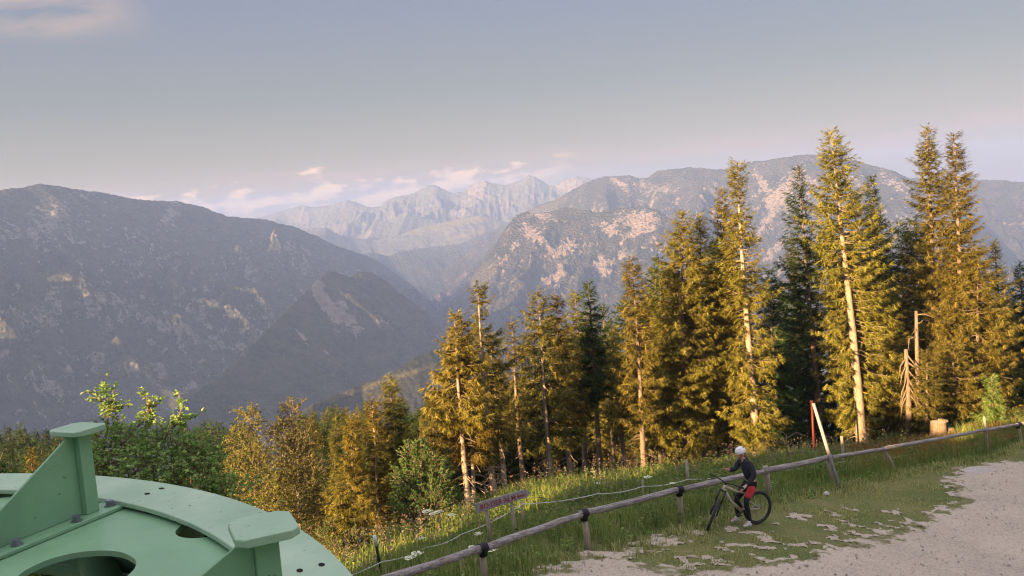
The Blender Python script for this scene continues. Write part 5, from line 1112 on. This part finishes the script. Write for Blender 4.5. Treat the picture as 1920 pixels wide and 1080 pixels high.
blades('verge_grass', x, y, h, rng.uniform(0.012, 0.026, len(x)), M_verge, 'short trodden grass between fence and gravel', 0.6, 3)
def dryc(x, y): b_ = beyond(x, y); return inview(x, y) & (b_ > 0.2) & (b_ < 12) & (x > 10.5) & (fbm(x * 0.5, y * 0.5, 44, 3) > 0.36)
x, y = scatter(90000, 11, 34, 26, 52, dryc, 6)
blades('dry_grass', x, y, rng.uniform(0.2, 0.5, len(x)), rng.uniform(0.014, 0.03, len(x)), M_straw, 'straw coloured sunlit grass under the right hand spruces', 0.6, 7)
# leafy weeds: stems with whorls of small leaves
def weeds(name, n, x0, x1, y0, y1, cond, hr, leaf, m, label, seed, per=16, up=0.2):
    x, y = scatter(n, x0, x1, y0, y1, cond, seed); n = len(x); r = np.random.default_rng(seed + 1); h = r.uniform(*hr, n); z = gz(x, y)
    s = r.uniform(0.15, 1.0, (n, per)); lx = r.normal(0, 0.12, (n, 2)); P = np.stack([x[:, None] + lx[:, :1] * s, y[:, None] + lx[:, 1:] * s, z[:, None] + h[:, None] * s], -1).reshape(-1, 3)
    a = r.uniform(0, 2 * pi, n * per); D = np.stack([np.cos(a), np.sin(a), r.normal(up, 0.3, n * per)], -1); D /= np.linalg.norm(D, axis=1)[:, None]
    S = np.cross(D, np.array([0, 0, 1.0]) + r.normal(0, 0.25, D.shape)); S /= np.linalg.norm(S, axis=1)[:, None]; L = leaf * r.uniform(0.5, 1.3, n * per) * (1.25 - 0.6 * s.ravel()); wd = L * 0.34
    V = np.stack([P, P + D * (L * 0.5)[:, None] + S * wd[:, None], P + D * L[:, None] - np.array([0, 0, 1.0]) * (L * 0.15)[:, None], P + D * (L * 0.5)[:, None] - S * wd[:, None]], 1).reshape(-1, 3)
    k = (np.arange(n * per) * 4)[:, None]; link(name, mesh_np(name, V, [k + np.array([[0, 1, 2]]), k + np.array([[0, 2, 3]])]), m, kind='stuff', label=label)
def wd1(x, y): b_ = beyond(x, y); return inview(x, y) & (b_ > 0.1) & (b_ < 10) & (fbm(x * 0.6, y * 0.6, 51, 3) > 0.44)
weeds('meadow_weeds', 5200, -6, 26, 14, 44, wd1, (0.35, 0.85), 0.11, M_weed, 'knee high leafy weeds in the meadow', 61)
def wd2(x, y): b_ = beyond(x, y); return inview(x, y) & (b_ > -0.9) & (b_ < 0.8) & (gravel_field(x, y) < -0.15)
weeds('fence_weeds', 2600, -2, 28, 13, 38, wd2, (0.10, 0.38), 0.10, M_leaf, 'low leafy weeds along the foot of the fence', 71, 12)
def wd3(x, y): b_ = beyond(x, y); return inview(x, y) & (b_ > 3.0) & (b_ < 13) & (x < 16) & (fbm(x * 0.5, y * 0.5, 53, 3) > 0.42)
weeds('seeding_willowherb', 2300, -6, 18, 18, 42, wd3, (0.7, 1.25), 0.07, M_seed, 'pale pinkish seeding stalks along the forest edge', 81, 16, 0.7)
# white umbels
um = MB(); um.tube([(0, 0, -0.1), (0.02, 0, 0.4), (0, 0, 0.72)], 0.006, 5)
um2 = MB(); ur_ = random.Random(3)
for k in range(26):
    a = ur_.uniform(0, 6.28); r_ = 0.13 * sqrt(ur_.random()); um.tube([(0, 0, 0.72), (r_ * cos(a), r_ * sin(a), 0.80 - r_ * 0.25)], 0.002, 3, cap=False)
    um2.lathe([(0.0, 0.010), (0.024, 0.004), (0.018, -0.006), (0.0, -0.008)], (r_ * cos(a), r_ * sin(a), 0.81 - r_ * 0.25), 7)
UL = ['white umbel flower highest in the clump below the dark bush', 'white umbel flower in the middle of the clump below the dark bush', 'right hand white umbel flower of the clump below the dark bush', 'lone white umbel flower left of the sign board',
      'left white umbel flower of the trio above the lowest rail', 'middle white umbel flower of the trio above the lowest rail', 'right white umbel flower of the trio above the lowest rail', 'small white umbel flower between the wire and the clump', 'white umbel flower at the foot of the left sign post', 'small umbel flower just above the lowest fence strap',
      'white umbel flower touching the wire near the spruce trunks', 'white umbel flower right of the lowest fence strap', 'small umbel flower left of the wooden wire post', 'white umbel flower under the three close spruces']
proto = None; ui = 0
for (px, py, d, s_) in ((801, 957, 22, 1.0), (812, 962, 22.4, .8), (823, 958, 22.6, .9), (848, 964, 22.5, .8), (770, 1056, 18.6, .9), (784, 1051, 18.9, 1.0), (785, 1056, 18.8, .8), (790, 1008, 20.5, .7), (898, 1009, 20.2, .8), (885, 1024, 18.6, .6), (1215, 893, 25, .9), (923, 1030, 18.2, .8), (1262, 905, 25, .7), (1120, 905, 27, .8)):
    P = at(px, py, d); g_ = float(gz(P[0], P[1])); hz_ = max(0.35, P[2] - g_)
    o = empty('umbel_flower', (P[0], P[1], g_), label=UL[ui], category='flower', group='white umbel flowers in the meadow'); ui += 1; k_ = hz_ / 0.80; o.scale = (s_, s_, k_)
    if proto is None: proto = (um.build('stem', M_weed, o), um2.build('flower_head', M_white_flower, o))
    else:
        for c_ in proto: c2 = c_.copy(); col.objects.link(c2); c2.parent = o
